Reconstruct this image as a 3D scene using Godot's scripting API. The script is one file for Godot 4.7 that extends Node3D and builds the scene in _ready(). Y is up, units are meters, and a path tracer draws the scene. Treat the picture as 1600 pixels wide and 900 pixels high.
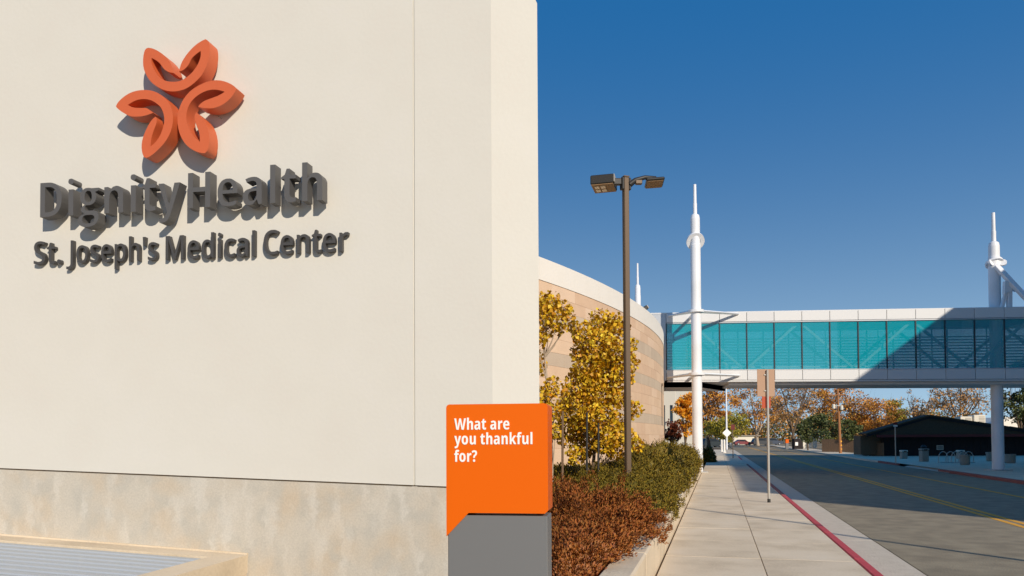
extends Node3D
# A street beside a hospital: logo wall and totem in front, hedge and curved block wall behind, glazed footbridge over the road.

const F := 1200.0            # focal length in photo pixels
const EYE := 1.6
const PITCH := 0.0244
const ROLL := -0.005
const CX := 800.0
const CY := 657.3
var cam_basis := Basis(Vector3.RIGHT, PITCH) * Basis(Vector3.BACK, ROLL)
var eye := Vector3(0, EYE, 0)
const SUN_AZ := 0.43
const SUN_EL := 0.452
const TH := 0.2606           # the street runs this much to the right of straight ahead
var along := Vector3(sin(TH), 0, -cos(TH))
var across := Vector3(cos(TH), 0, sin(TH))
var rng := RandomNumberGenerator.new()
var M := {}
var taken := {}

# ---------------------------------------------------------------- positions
func ray(x: float, y: float) -> Vector3:
	return cam_basis * Vector3((x - CX) / F, -(y - CY) / F, -1.0)
func gp(x: float, y: float, h := 0.0) -> Vector3:
	var d := ray(x, y)
	return eye + d * ((h - EYE) / d.y)
func at(x: float, y: float, z: float) -> Vector3:
	var d := ray(x, y)
	return eye + d * (z / -d.z)
func foot(x: float, z: float, h := 0.0) -> Vector3:
	var q := at(x, 686.0, z)
	return Vector3(q.x, h, q.z)
func on_plane(x: float, y: float, o: Vector3, n: Vector3) -> Vector3:
	var d := ray(x, y)
	return eye + d * ((o - eye).dot(n) / d.dot(n))
func st(p: float, s: float, h := 0.0) -> Vector3:
	return across * p + along * s + Vector3(0, h, 0)

# ---------------------------------------------------------------- mesh building
class MB:
	var P := PackedVector3Array()
	var N := PackedVector3Array()
	var C := PackedColorArray()
	var U := PackedVector2Array()
	var T := Transform3D.IDENTITY
	var col := Color.WHITE
	var use_col := false
	var use_uv := false
	func v(p: Vector3, n: Vector3, uv := Vector2.ZERO):
		P.append(T * p); N.append((T.basis * n).normalized())
		if use_col: C.append(col)
		if use_uv: U.append(uv)
	# corners run counter-clockwise as seen from outside; stored clockwise
	func tri(a: Vector3, b: Vector3, c: Vector3):
		var n := (b - a).cross(c - a).normalized()
		v(a, n); v(c, n); v(b, n)
	func quad(a: Vector3, b: Vector3, c: Vector3, d: Vector3):
		var n := (c - a).cross(d - b).normalized()
		v(a, n); v(c, n); v(b, n); v(a, n); v(d, n); v(c, n)
	func quad_uv(a, b, c, d, ua, ub, uc, ud):
		var n: Vector3 = (c - a).cross(d - b).normalized()
		v(a, n, ua); v(c, n, uc); v(b, n, ub); v(a, n, ua); v(d, n, ud); v(c, n, uc)
	func quad_n(a, b, c, d, na, nb, nc, nd):
		v(a, na); v(c, nc); v(b, nb); v(a, na); v(d, nd); v(c, nc)
	func poly(pts: Array):
		for i in range(1, pts.size() - 1): tri(pts[0], pts[i], pts[i + 1])
	# box with chamfered edges
	func box(c: Vector3, s: Vector3, bev := 0.0, bs := Basis.IDENTITY):
		var h := s * 0.5
		bev = minf(bev, minf(h.x, minf(h.y, h.z)) * 0.9)
		if bev <= 0.0:
			for ax in 3:
				for sg in [-1.0, 1.0]:
					var n := Vector3.ZERO; n[ax] = sg
					var a := Vector3.ZERO; a[(ax + 1) % 3] = 1
					var b := n.cross(a)
					var q := [n + a + b, n - a + b, n - a - b, n + a - b]
					var r := []
					for k in q: r.append(c + bs * (k * h))
					quad(r[0], r[1], r[2], r[3])
			return
		var f := func(sx, sy, sz, ax):
			var p := Vector3(sx * (h.x - bev), sy * (h.y - bev), sz * (h.z - bev))
			var sg = [sx, sy, sz][ax]
			p[ax] = sg * h[ax]
			return c + bs * p
		for ax in 3:
			var i := (ax + 1) % 3
			var j := (ax + 2) % 3
			for sg in [-1.0, 1.0]:
				var r := []
				for e in [[1, 1], [-1, 1], [-1, -1], [1, -1]]:
					var s3 := [0.0, 0.0, 0.0]; s3[ax] = sg; s3[i] = e[0] * sg; s3[j] = e[1]
					r.append(f.call(s3[0], s3[1], s3[2], ax))
				quad(r[0], r[1], r[2], r[3])
			for a in [-1.0, 1.0]:
				for b in [-1.0, 1.0]:
					var s3 := [0.0, 0.0, 0.0]; s3[i] = a; s3[j] = b
					var r := []
					for e in [[-1.0, i], [1.0, i], [1.0, j], [-1.0, j]]:
						s3[ax] = e[0]
						r.append(f.call(s3[0], s3[1], s3[2], e[1]))
					if a * b < 0: r.reverse()
					quad(r[0], r[1], r[2], r[3])
		for a in [-1.0, 1.0]:
			for b in [-1.0, 1.0]:
				for d in [-1.0, 1.0]:
					var r := [f.call(a, b, d, 0), f.call(a, b, d, 1), f.call(a, b, d, 2)]
					if a * b * d < 0: r.reverse()
					tri(r[0], r[1], r[2])
	# profile: [radius, height] pairs from the bottom up
	func lathe(prof: Array, seg := 16, o := Vector3.ZERO, bs := Basis.IDENTITY):
		for k in prof.size() - 1:
			var r0: float = prof[k][0]; var y0: float = prof[k][1]
			var r1: float = prof[k + 1][0]; var y1: float = prof[k + 1][1]
			var sl := Vector2(y1 - y0, -(r1 - r0)).normalized()
			for i in seg:
				var a := TAU * i / seg; var b := TAU * (i + 1) / seg
				var ca := Vector3(cos(a), 0, sin(a)); var cb := Vector3(cos(b), 0, sin(b))
				var na := bs * (ca * sl.x + Vector3.UP * sl.y); var nb := bs * (cb * sl.x + Vector3.UP * sl.y)
				quad_n(o + bs * (cb * r0 + Vector3.UP * y0), o + bs * (ca * r0 + Vector3.UP * y0), o + bs * (ca * r1 + Vector3.UP * y1), o + bs * (cb * r1 + Vector3.UP * y1), nb, na, na, nb)
	func tube(path: Array, radii: Array, seg := 6):
		var prev := []
		var pn := []
		for k in path.size():
			var d: Vector3 = (path[mini(k + 1, path.size() - 1)] - path[maxi(k - 1, 0)]).normalized()
			var s := d.cross(Vector3(0.31, 0.2, 0.93)).normalized()
			var t := d.cross(s)
			var ring := []
			var rn := []
			for i in seg:
				var a := TAU * i / seg
				var n := s * cos(a) + t * sin(a)
				ring.append(path[k] + n * radii[k]); rn.append(n)
			if k:
				for i in seg:
					var j := (i + 1) % seg
					quad_n(prev[i], prev[j], ring[j], ring[i], pn[i], pn[j], rn[j], rn[i])
			prev = ring; pn = rn
		var e := (path[path.size() - 1] - path[path.size() - 2]) as Vector3
		for i in range(1, seg - 1): tri(prev[0], prev[i], prev[i + 1])
	# flat outline (2-D points) pushed out along z from z0 to z1, laid through a transform; soft: smooth side normals
	func extrude(pts: PackedVector2Array, z0: float, z1: float, tf := Transform3D.IDENTITY, soft := false):
		if Geometry2D.is_polygon_clockwise(pts): pts.reverse()
		var idx := Geometry2D.triangulate_polygon(pts)
		for k in range(0, idx.size(), 3):
			var a := pts[idx[k]]; var b := pts[idx[k + 1]]; var c := pts[idx[k + 2]]
			if (b - a).cross(c - a) < 0:
				var q := b; b = c; c = q
			tri(tf * Vector3(a.x, a.y, z1), tf * Vector3(b.x, b.y, z1), tf * Vector3(c.x, c.y, z1))
			tri(tf * Vector3(a.x, a.y, z0), tf * Vector3(c.x, c.y, z0), tf * Vector3(b.x, b.y, z0))
		var n := pts.size()
		var en := []
		for i in n:
			var d := (pts[(i + 1) % n] - pts[i]).normalized()
			en.append(Vector2(d.y, -d.x))
		for i in n:
			var j := (i + 1) % n
			var na: Vector2 = en[i]; var nb: Vector2 = en[i]
			if soft:
				if en[i].dot(en[(i + n - 1) % n]) > 0.6: na = (en[i] + en[(i + n - 1) % n]).normalized()
				if en[i].dot(en[j]) > 0.6: nb = (en[i] + en[j]).normalized()
			var A := tf.basis * Vector3(na.x, na.y, 0); var B := tf.basis * Vector3(nb.x, nb.y, 0)
			quad_n(tf * Vector3(pts[i].x, pts[i].y, z0), tf * Vector3(pts[j].x, pts[j].y, z0), tf * Vector3(pts[j].x, pts[j].y, z1), tf * Vector3(pts[i].x, pts[i].y, z1), A, B, B, A)
	func mesh() -> ArrayMesh:
		var a := []
		a.resize(Mesh.ARRAY_MAX)
		a[Mesh.ARRAY_VERTEX] = P; a[Mesh.ARRAY_NORMAL] = N
		if use_col: a[Mesh.ARRAY_COLOR] = C
		if use_uv: a[Mesh.ARRAY_TEX_UV] = U
		var m := ArrayMesh.new()
		m.add_surface_from_arrays(Mesh.PRIMITIVE_TRIANGLES, a)
		return m

func mb(colored := false, uv := false) -> MB:
	var m := MB.new()
	m.use_col = colored; m.use_uv = uv
	return m
func numbered(called: String) -> String:
	taken[called] = taken.get(called, -1) + 1
	return called if taken[called] == 0 else "%s_%03d" % [called, taken[called]]
func put(called: String, shape, m: Material, parent: Node = self) -> MeshInstance3D:
	var o := MeshInstance3D.new()
	o.name = numbered(called) if parent == self else called
	o.mesh = shape.mesh() if shape is MB else shape
	o.material_override = m
	parent.add_child(o, true)
	return o
func tag(o: Node, label: String, category: String, group := "", kind := ""):
	if label: o.set_meta("label", label)
	if category: o.set_meta("category", category)
	if group: o.set_meta("group", group)
	if kind: o.set_meta("kind", kind)
	return o
func thing(called: String, label: String, category: String, where := Vector3.ZERO, group := "") -> Node3D:
	var o := Node3D.new()
	o.name = numbered(called)
	add_child(o)
	o.position = where
	tag(o, label, category, group)
	return o
func setting(called: String, label: String, category: String, shape = null, m: Material = null) -> Node3D:
	var o: Node3D
	if shape: o = put(called, shape, m)
	else:
		o = Node3D.new(); o.name = numbered(called); add_child(o)
	tag(o, label, category, "", "structure")
	return o

# ---------------------------------------------------------------- materials
func mat(c: Color, rough := 0.8, metal := 0.0, spec := 0.5) -> StandardMaterial3D:
	var m := StandardMaterial3D.new()
	m.albedo_color = c; m.roughness = rough; m.metallic = metal; m.metallic_specular = spec
	return m
func noise(freq: float, seed_: int, oct := 4, type := FastNoiseLite.TYPE_SIMPLEX_SMOOTH) -> FastNoiseLite:
	var n := FastNoiseLite.new()
	n.noise_type = type; n.frequency = freq; n.seed = seed_
	n.fractal_octaves = oct
	return n
# a seamless picture mixed from a coarse and a fine noise between three colours
func mixed(c0: Color, c1: Color, c2: Color, coarse: float, fine: float, seed_: int, fine_share := 0.5, size := 512) -> Image:
	var a := noise(coarse, seed_).get_seamless_image(size, size).get_data()
	var b := noise(fine, seed_ + 7, 2).get_seamless_image(size, size).get_data()
	var out := PackedByteArray()
	out.resize(size * size * 3)
	var lut := []
	for i in 256:
		var t := i / 255.0
		var c := c0.lerp(c1, clampf(t * 2.0, 0, 1)) if t < 0.5 else c1.lerp(c2, clampf(t * 2.0 - 1.0, 0, 1))
		lut.append([int(c.r * 255), int(c.g * 255), int(c.b * 255)])
	for i in size * size:
		var k := clampi(int(a[i] * (1.0 - fine_share) + b[i] * fine_share), 0, 255)
		var c = lut[k]
		out[i * 3] = c[0]; out[i * 3 + 1] = c[1]; out[i * 3 + 2] = c[2]
	return Image.create_from_data(size, size, false, Image.FORMAT_RGB8, out)
func normal_from(freq: float, seed_: int, strength: float, size := 256) -> ImageTexture:
	var im := noise(freq, seed_, 4).get_seamless_image(size, size)
	im.convert(Image.FORMAT_RGBA8)
	im.bump_map_to_normal_map(strength)
	return ImageTexture.create_from_image(im)
func surf(c0: Color, c1: Color, c2: Color, metres: float, coarse: float, fine: float, seed_: int, fine_share := 0.5, rough := 0.85, bump := 0.0, size := 512, bump_freq := 0.15) -> StandardMaterial3D:
	var m := StandardMaterial3D.new()
	m.albedo_texture = ImageTexture.create_from_image(mixed(c0, c1, c2, coarse, fine, seed_, fine_share, size))
	m.uv1_triplanar = true; m.uv1_world_triplanar = true
	m.uv1_scale = Vector3.ONE / metres
	m.roughness = rough
	if bump > 0.0:
		m.normal_enabled = true
		m.normal_texture = normal_from(bump_freq, seed_ + 3, bump)
		m.normal_scale = 0.6
	return m
func rgb(r: int, g: int, b: int) -> Color: return Color(r / 255.0, g / 255.0, b / 255.0)
func leafy(back: float) -> StandardMaterial3D:
	var m := StandardMaterial3D.new()
	m.vertex_color_use_as_albedo = true
	m.roughness = 0.6
	m.backlight_enabled = true; m.backlight = Color(back, back, back * 0.6)
	return m

func materials():
	M.stucco = surf(rgb(213, 208, 197), rgb(215, 211, 200), rgb(217, 213, 203), 3.0, 0.006, 0.12, 11, 0.3, 0.92, 0.14, 512, 0.2)
	M.plinth = mat(Color.WHITE, 0.9)
	M.plinth.albedo_texture = ImageTexture.create_from_image(plinth_picture())
	M.concrete = surf(rgb(196, 178, 150), rgb(224, 206, 178), rgb(233, 217, 192), 4.3, 0.008, 0.2, 21, 0.3, 0.9, 0.4, 512, 0.6)
	M.concrete2 = surf(rgb(192, 174, 147), rgb(220, 202, 174), rgb(230, 213, 188), 5.1, 0.008, 0.2, 23, 0.3, 0.9, 0.4, 512, 0.6)
	M.gutter = surf(rgb(192, 180, 160), rgb(205, 193, 173), rgb(214, 203, 184), 2.0, 0.014, 0.2, 25, 0.4, 0.9, 1.0)
	M.asphalt = surf(rgb(114, 104, 86), rgb(145, 133, 110), rgb(172, 159, 132), 4.0, 0.006, 0.45, 31, 0.5, 0.9, 0.8, 1024, 0.7)
	M.kerb_red = surf(rgb(178, 62, 66), rgb(198, 72, 78), rgb(204, 98, 98), 1.3, 0.02, 0.3, 33, 0.5, 0.75, 1.0)
	M.kerb_old = surf(rgb(128, 92, 84), rgb(150, 84, 78), rgb(166, 128, 114), 1.0, 0.03, 0.3, 35, 0.5, 0.85)
	M.yellow = surf(rgb(204, 146, 52), rgb(236, 170, 54), rgb(242, 186, 80), 0.7, 0.03, 0.4, 37, 0.6, 0.8)
	M.ground = surf(rgb(120, 104, 78), rgb(146, 128, 98), rgb(160, 146, 118), 6.0, 0.01, 0.2, 41, 0.4, 0.95)
	M.soil = surf(rgb(72, 54, 40), rgb(96, 74, 55), rgb(126, 100, 76), 1.2, 0.02, 0.3, 43, 0.6, 0.95, 3.0)
	M.plaza = surf(rgb(178, 172, 163), rgb(192, 186, 177), rgb(203, 197, 188), 3.0, 0.012, 0.2, 45, 0.4, 0.9)
	M.orange = mat(rgb(208, 101, 57), 0.5)
	M.orange.albedo_texture = ImageTexture.create_from_image(mixed(Color(0.96, 0.96, 0.96), Color.WHITE, Color.WHITE, 0.02, 0.2, 47, 0.4, 128))
	M.orange.uv1_triplanar = true
	M.letter = mat(rgb(92, 90, 88), 0.5)
	M.letter_dark = mat(rgb(72, 70, 68), 0.55)
	M.totem_orange = mat(rgb(229, 100, 0), 0.5, 0.0, 0.3)
	M.totem_grey = mat(rgb(114, 114, 113), 0.5)
	M.totem_rim = mat(rgb(168, 166, 160), 0.5)
	M.white_print = mat(rgb(244, 242, 236), 0.6)
	M.bronze = mat(rgb(104, 86, 68), 0.5, 0.25)
	M.black_metal = mat(rgb(52, 50, 48), 0.5, 0.2)
	M.led_board = mat(rgb(150, 118, 82), 0.6)
	M.led = mat(rgb(226, 208, 178), 0.25)
	M.white_steel = mat(rgb(240, 240, 242), 0.42)
	M.white_steel.albedo_texture = ImageTexture.create_from_image(mixed(Color(0.94, 0.94, 0.93), Color(0.985, 0.985, 0.98), Color.WHITE, 0.01, 0.1, 49, 0.3, 256))
	M.white_steel.uv1_triplanar = true; M.white_steel.uv1_scale = Vector3.ONE / 3.0
	M.fascia = mat(rgb(224, 223, 220), 0.5)
	M.fascia2 = mat(rgb(219, 218, 216), 0.5)
	M.joint = mat(rgb(60, 62, 64), 0.7)
	M.alu = mat(rgb(196, 198, 200), 0.4, 0.3)
	M.glass = mat(Color(0.0, 0.75, 0.82, 0.4), 0.015, 0.0, 0.7)
	M.glass.clearcoat_enabled = true; M.glass.clearcoat = 1.0; M.glass.clearcoat_roughness = 0.02
	M.glass.transparency = BaseMaterial3D.TRANSPARENCY_ALPHA
	M.slat = mat(rgb(232, 240, 240), 0.7)
	M.truss = mat(rgb(178, 196, 198), 0.6)
	M.floor_in = mat(rgb(120, 128, 128), 0.8)
	M.window = mat(rgb(22, 30, 38), 0.06, 0.0, 0.7)
	M.brick_tan = []
	var tans := [[230, 198, 166], [226, 193, 160], [233, 202, 172], [228, 195, 162], [223, 189, 157]]
	for k in tans.size():
		var c = tans[k]
		M.brick_tan.append(surf(rgb(c[0] - 14, c[1] - 14, c[2] - 12), rgb(c[0], c[1], c[2]), rgb(c[0] + 8, c[1] + 8, c[2] + 8), 1.7, 0.02, 0.3, 60 + k, 0.55, 0.93, 1.5, 128))
	M.brick_grey = []
	var greys := [[207, 186, 161], [203, 182, 158], [210, 189, 164]]
	for k in greys.size():
		var c = greys[k]
		M.brick_grey.append(surf(rgb(c[0] - 12, c[1] - 12, c[2] - 11), rgb(c[0], c[1], c[2]), rgb(c[0] + 7, c[1] + 7, c[2] + 7), 1.7, 0.02, 0.3, 70 + k, 0.55, 0.93, 1.5, 128))
	M.mortar = mat(rgb(214, 184, 154), 0.95)
	M.coping = surf(rgb(236, 229, 216), rgb(241, 234, 222), rgb(244, 238, 228), 2.5, 0.01, 0.2, 75, 0.4, 0.9, 1.0, 256)
	M.bark = surf(rgb(78, 62, 48), rgb(104, 86, 68), rgb(130, 112, 92), 0.6, 0.04, 0.3, 77, 0.5, 0.95, 0.0, 128)
	M.pale_bark = surf(rgb(150, 132, 112), rgb(178, 160, 138), rgb(200, 186, 166), 0.6, 0.04, 0.3, 79, 0.5, 0.95, 0.0, 128)
	M.leaf = leafy(0.28)
	M.needle = leafy(0.08)
	M.dark_wall = surf(rgb(38, 30, 30), rgb(44, 35, 34), rgb(50, 40, 38), 2.0, 0.02, 0.3, 81, 0.5, 0.9, 0.0, 128)
	M.shingle = surf(rgb(64, 50, 38), rgb(84, 66, 49), rgb(104, 84, 63), 1.2, 0.05, 0.4, 83, 0.6, 0.95, 0.0, 128)
	M.red_fascia = mat(rgb(112, 38, 34), 0.7)
	M.wood = surf(rgb(96, 74, 56), rgb(116, 92, 70), rgb(136, 112, 88), 0.8, 0.04, 0.3, 85, 0.5, 0.9, 0.0, 128)
	M.pole_wood = surf(rgb(138, 90, 54), rgb(164, 110, 68), rgb(184, 134, 90), 0.8, 0.04, 0.3, 87, 0.5, 0.9, 0.0, 128)
	M.cream = mat(rgb(226, 218, 200), 0.85)
	M.galv = mat(rgb(186, 182, 174), 0.45, 0.35)
	M.sign_back = mat(rgb(176, 140, 112), 0.6)
	M.sign_red = mat(rgb(182, 70, 30), 0.6)
	M.bin = surf(rgb(132, 126, 116), rgb(158, 150, 138), rgb(176, 168, 154), 0.5, 0.04, 0.4, 89, 0.6, 0.9, 0.0, 128)
	M.tyre = mat(rgb(26, 26, 27), 0.9)
	M.rim = mat(rgb(190, 190, 190), 0.35, 0.6)
	M.grate = mat(rgb(186, 192, 196), 0.5, 0.2)
	M.pit = mat(rgb(96, 98, 98), 0.9)
	M.sealant = surf(rgb(72, 56, 38), rgb(96, 80, 56), rgb(128, 108, 78), 0.5, 0.05, 0.4, 91, 0.6, 0.95, 0.0, 128)

# weathered concrete: runs of pale lime, tan and grey-green stains with pores
func plinth_picture() -> Image:
	var w := 1024; var h := 256
	var n1 := noise(0.010, 3, 4); var n2 := noise(0.035, 9, 4); var n3 := noise(0.25, 13, 2); var n4 := noise(0.022, 17, 3)
	var g0 := noise(0.06, 29, 3)
	var im := Image.create(w, h, false, Image.FORMAT_RGB8)
	var base := rgb(196, 188, 173); var pale := rgb(217, 211, 199); var tan_ := rgb(194, 177, 153); var grey := rgb(183, 178, 166)
	for y in h:
		for x in w:
			var a := n1.get_noise_2d(x * 0.7, y * 0.8) * 0.5 + 0.5
			var run := n2.get_noise_2d(x * 0.8 + 6.0 * g0.get_noise_2d(x, y), y * 0.2 + 300) * 0.5 + 0.5
			var g := n3.get_noise_2d(x, y)
			var q := n4.get_noise_2d(x * 0.8 + 500, y * 0.7) * 0.5 + 0.5
			var c := base.lerp(tan_, smoothstep(0.35, 0.9, a) * 0.9)
			c = c.lerp(grey, smoothstep(0.4, 0.8, q) * 0.7)
			c = c.lerp(pale, smoothstep(0.46, 0.8, run) * (0.18 + 0.4 * q))
			var f := 1.0 + g * 0.05
			if g > 0.66: f *= 0.88
			im.set_pixel(x, y, Color(c.r * f, c.g * f, c.b * f))
	return im

func _ready():
	rng.seed = 20
	# ---- camera
	var cam := Camera3D.new()
	cam.name = "camera"
	cam.projection = Camera3D.PROJECTION_FRUSTUM
	cam.near = 0.05; cam.far = 4000.0
	cam.size = 0.05 * 900.0 / F
	cam.frustum_offset = Vector2(0, (CY - 450.0) / F * 0.05)
	cam.transform = Transform3D(cam_basis, eye)
	add_child(cam)
	cam.current = true
	# ---- sky
	var env := Environment.new()
	env.background_mode = Environment.BG_SKY
	var sm := ProceduralSkyMaterial.new()
	sm.sky_top_color = rgb(22, 98, 159)
	sm.sky_horizon_color = rgb(176, 208, 228)
	sm.sky_curve = 0.11
	sm.ground_bottom_color = rgb(120, 110, 96)
	sm.ground_horizon_color = rgb(170, 178, 182)
	sm.sun_angle_max = 3.0
	var sky := Sky.new()
	sky.sky_material = sm
	env.sky = sky
	env.tonemap_mode = Environment.TONE_MAPPER_LINEAR
	env.tonemap_exposure = 1.08
	env.sdfgi_enabled = true; env.ssao_enabled = true; env.ssil_enabled = true
	var we := WorldEnvironment.new()
	we.name = "world"; we.environment = env
	add_child(we)
	# ---- sun: behind the camera and to its right, low autumn light
	var sun := DirectionalLight3D.new()
	sun.name = "sun"
	var az := SUN_AZ; var el := SUN_EL
	var towards := Vector3(sin(az) * cos(el), sin(el), cos(az) * cos(el))
	sun.light_energy = 1.22
	sun.light_color = rgb(255, 243, 226)
	sun.light_angular_distance = 0.5
	sun.shadow_enabled = true
	add_child(sun)
	sun.look_at_from_position(towards * 50.0, Vector3.ZERO, Vector3.UP)
	materials()
	grounds()
	logo_building()
	curved_wall()
	footbridge()
	far_buildings()
	emblem_and_letters()
	totem()
	street_things()
	planting()
	far_planting()
	cars()

# ---------------------------------------------------------------- ground, road, pavement
func strip(p0: float, p1: float, s0: float, s1: float, h: float, step := 4.0) -> MB:
	var m := mb()
	var s := s0
	while s < s1 - 0.001:
		var e := minf(s + step, s1)
		m.quad(st(p0, s, h), st(p1, s, h), st(p1, e, h), st(p0, e, h))
		s = e
	return m

func bed_shape() -> MB:
	var m := strip(-2.0, -1.0, 5.0, 9.6, 0.3, 5.0)
	m.quad(st(-7, 9.6, 0.3), st(-1.0, 9.6, 0.3), st(-1.0, 44, 0.3), st(-7, 44, 0.3))
	return m
func grounds():
	var g := mb()
	g.quad(Vector3(-2000, -0.2, 2000), Vector3(2000, -0.2, 2000), Vector3(2000, -0.2, -2000), Vector3(-2000, -0.2, -2000))
	setting("ground", "bare dry ground reaching to the horizon", "ground", g, M.ground)
	var road := setting("road", "grey asphalt street running past the hospital", "road", strip(2.532, 10.75, -30, 196, -0.13, 12.0), M.asphalt)
	var cross := mb()
	cross.quad(st(-90, 196, -0.13), st(150, 196, -0.13), st(150, 212, -0.13), st(-90, 212, -0.13))
	put("junction", cross, M.asphalt, road)
	for a in [[5.59, 5.72], [5.82, 5.95], [8.34, 8.48]]:
		put("yellow_line", strip(a[0], a[1], -30, 185, -0.126, 20.0), M.yellow, road)
	# pavement slabs, two columns parted by a joint
	var walk := setting("pavement", "pale concrete pavement between hedge and red kerb", "pavement")
	var bed := strip(-0.7, 1.72, -12, 130, -0.03, 20.0)
	put("slab_bed", bed, M.soil, walk)
	var shapes := {}
	var s := -3.0
	var k := 0
	while s < 110.0:
		var ln := 1.72 if s < 45.0 else 6.88
		for c in [[-0.70, 0.545], [0.553, 1.722]]:
			var m := mb()
			var w: float = c[1] - c[0]
			var key := "%.2f %.2f" % [w, ln]
			if not shapes.has(key):
				m.box(Vector3(0, -0.05, 0), Vector3(w, 0.1, ln - 0.006), 0.006)
				shapes[key] = m.mesh()
			var o := put("slab", shapes[key], M.concrete if (k * 7 + int(w * 100)) % 3 else M.concrete2, walk)
			o.transform = Transform3D(Basis(across, Vector3.UP, -along), st((c[0] + c[1]) / 2.0, s + ln / 2.0, rng.randf_range(-0.003, 0.0)))
		s += ln
		k += 1
	# kerb stones painted red and the gutter beside them
	var kerb := setting("kerb", "red painted concrete kerb along the near pavement", "kerb")
	s = -4.0
	while s < 100.0:
		var ln := 3.0 if s < 50.0 else 10.0
		var m := mb()
		m.box(Vector3(0, -0.115, 0), Vector3(0.135, 0.23, ln - 0.008), 0.018)
		var o := put("kerb_stone", m, M.kerb_red if s < 22.0 or (s > 50.0 and s < 70.0) else (M.kerb_old if s < 50.0 else M.gutter), kerb)
		o.transform = Transform3D(Basis(across, Vector3.UP, -along), st(1.797, s + ln / 2.0, 0.002))
		s += ln
	var gut := setting("gutter", "concrete gutter strip between red kerb and asphalt", "gutter")
	s = -4.0
	while s < 120.0:
		var m := mb()
		m.box(Vector3(0, -0.05, 0), Vector3(0.64, 0.1, 5.99), 0.006)
		var o := put("gutter_slab", m, M.gutter, gut)
		o.transform = Transform3D(Basis(across, Vector3.UP, -along), st(2.19, s + 3.0, -0.122))
		s += 6.0
	# planting bed edge beside the pavement
	var edge := setting("bed_edging", "low concrete wall edging the planting bed", "edging")
	s = 5.2
	while s < 38.0:
		var m := mb()
		m.box(Vector3(0, 0.15, 0), Vector3(0.3, 0.5, 3.0 - 0.008), 0.02)
		var o := put("edging_stone", m, M.concrete2, edge)
		o.transform = Transform3D(Basis(across, Vector3.UP, -along), st(-0.88, s + 1.5, 0.0))
		s += 3.0
	setting("planting_bed", "brown soil bed under the hedge", "soil", bed_shape(), M.soil)
	# other side of the street
	var plaza := setting("plaza", "concrete forecourt across the street in shadow", "pavement", strip(10.9, 32.0, -30, 75, 0.0, 30.0), M.concrete)
	put("plaza_walk", strip(10.9, 13.6, 75, 190, 0.0, 30.0), M.concrete, plaza)
	var far_kerb := setting("far_kerb", "worn red kerb along the far side of the street", "kerb")
	s = -20.0
	while s < 150.0:
		var ln := 3.0 if s < 60.0 else 15.0
		var worn := (s > 14.0 and s < 41.0) or (s > 50.0 and s < 58.0)
		var gap := s > 41.0 and s < 50.0
		if not gap:
			var m := mb()
			m.box(Vector3(0, -0.115, 0), Vector3(0.16, 0.23, ln - 0.008), 0.02)
			var o := put("kerb_stone", m, M.kerb_old if worn else M.gutter, far_kerb)
			o.transform = Transform3D(Basis(across, Vector3.UP, -along), st(10.83, s + ln / 2.0, 0.002))
		s += ln
	var ramp := mb()
	ramp.quad(st(10.7, 41.0, -0.12), st(11.2, 41.0, 0.003), st(11.2, 50.0, 0.003), st(10.7, 50.0, -0.12))
	put("ramp", ramp, M.gutter, far_kerb)

# ---------------------------------------------------------------- logo building
const WA := 0.1815
var wt := Vector3(cos(WA), 0, sin(WA))
var wn := Vector3(-sin(WA), 0, cos(WA))
var wk := Vector3.ZERO
func wall_tf(d := 0.0) -> Transform3D:
	return Transform3D(Basis(wt, Vector3.UP, wn), wk + wn * d)
func wall_uv(x: float, y: float, d := 0.0) -> Vector2:
	var q := on_plane(x, y, wk + wn * d, wn) - wk
	return Vector2(q.dot(wt), q.y)

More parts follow.
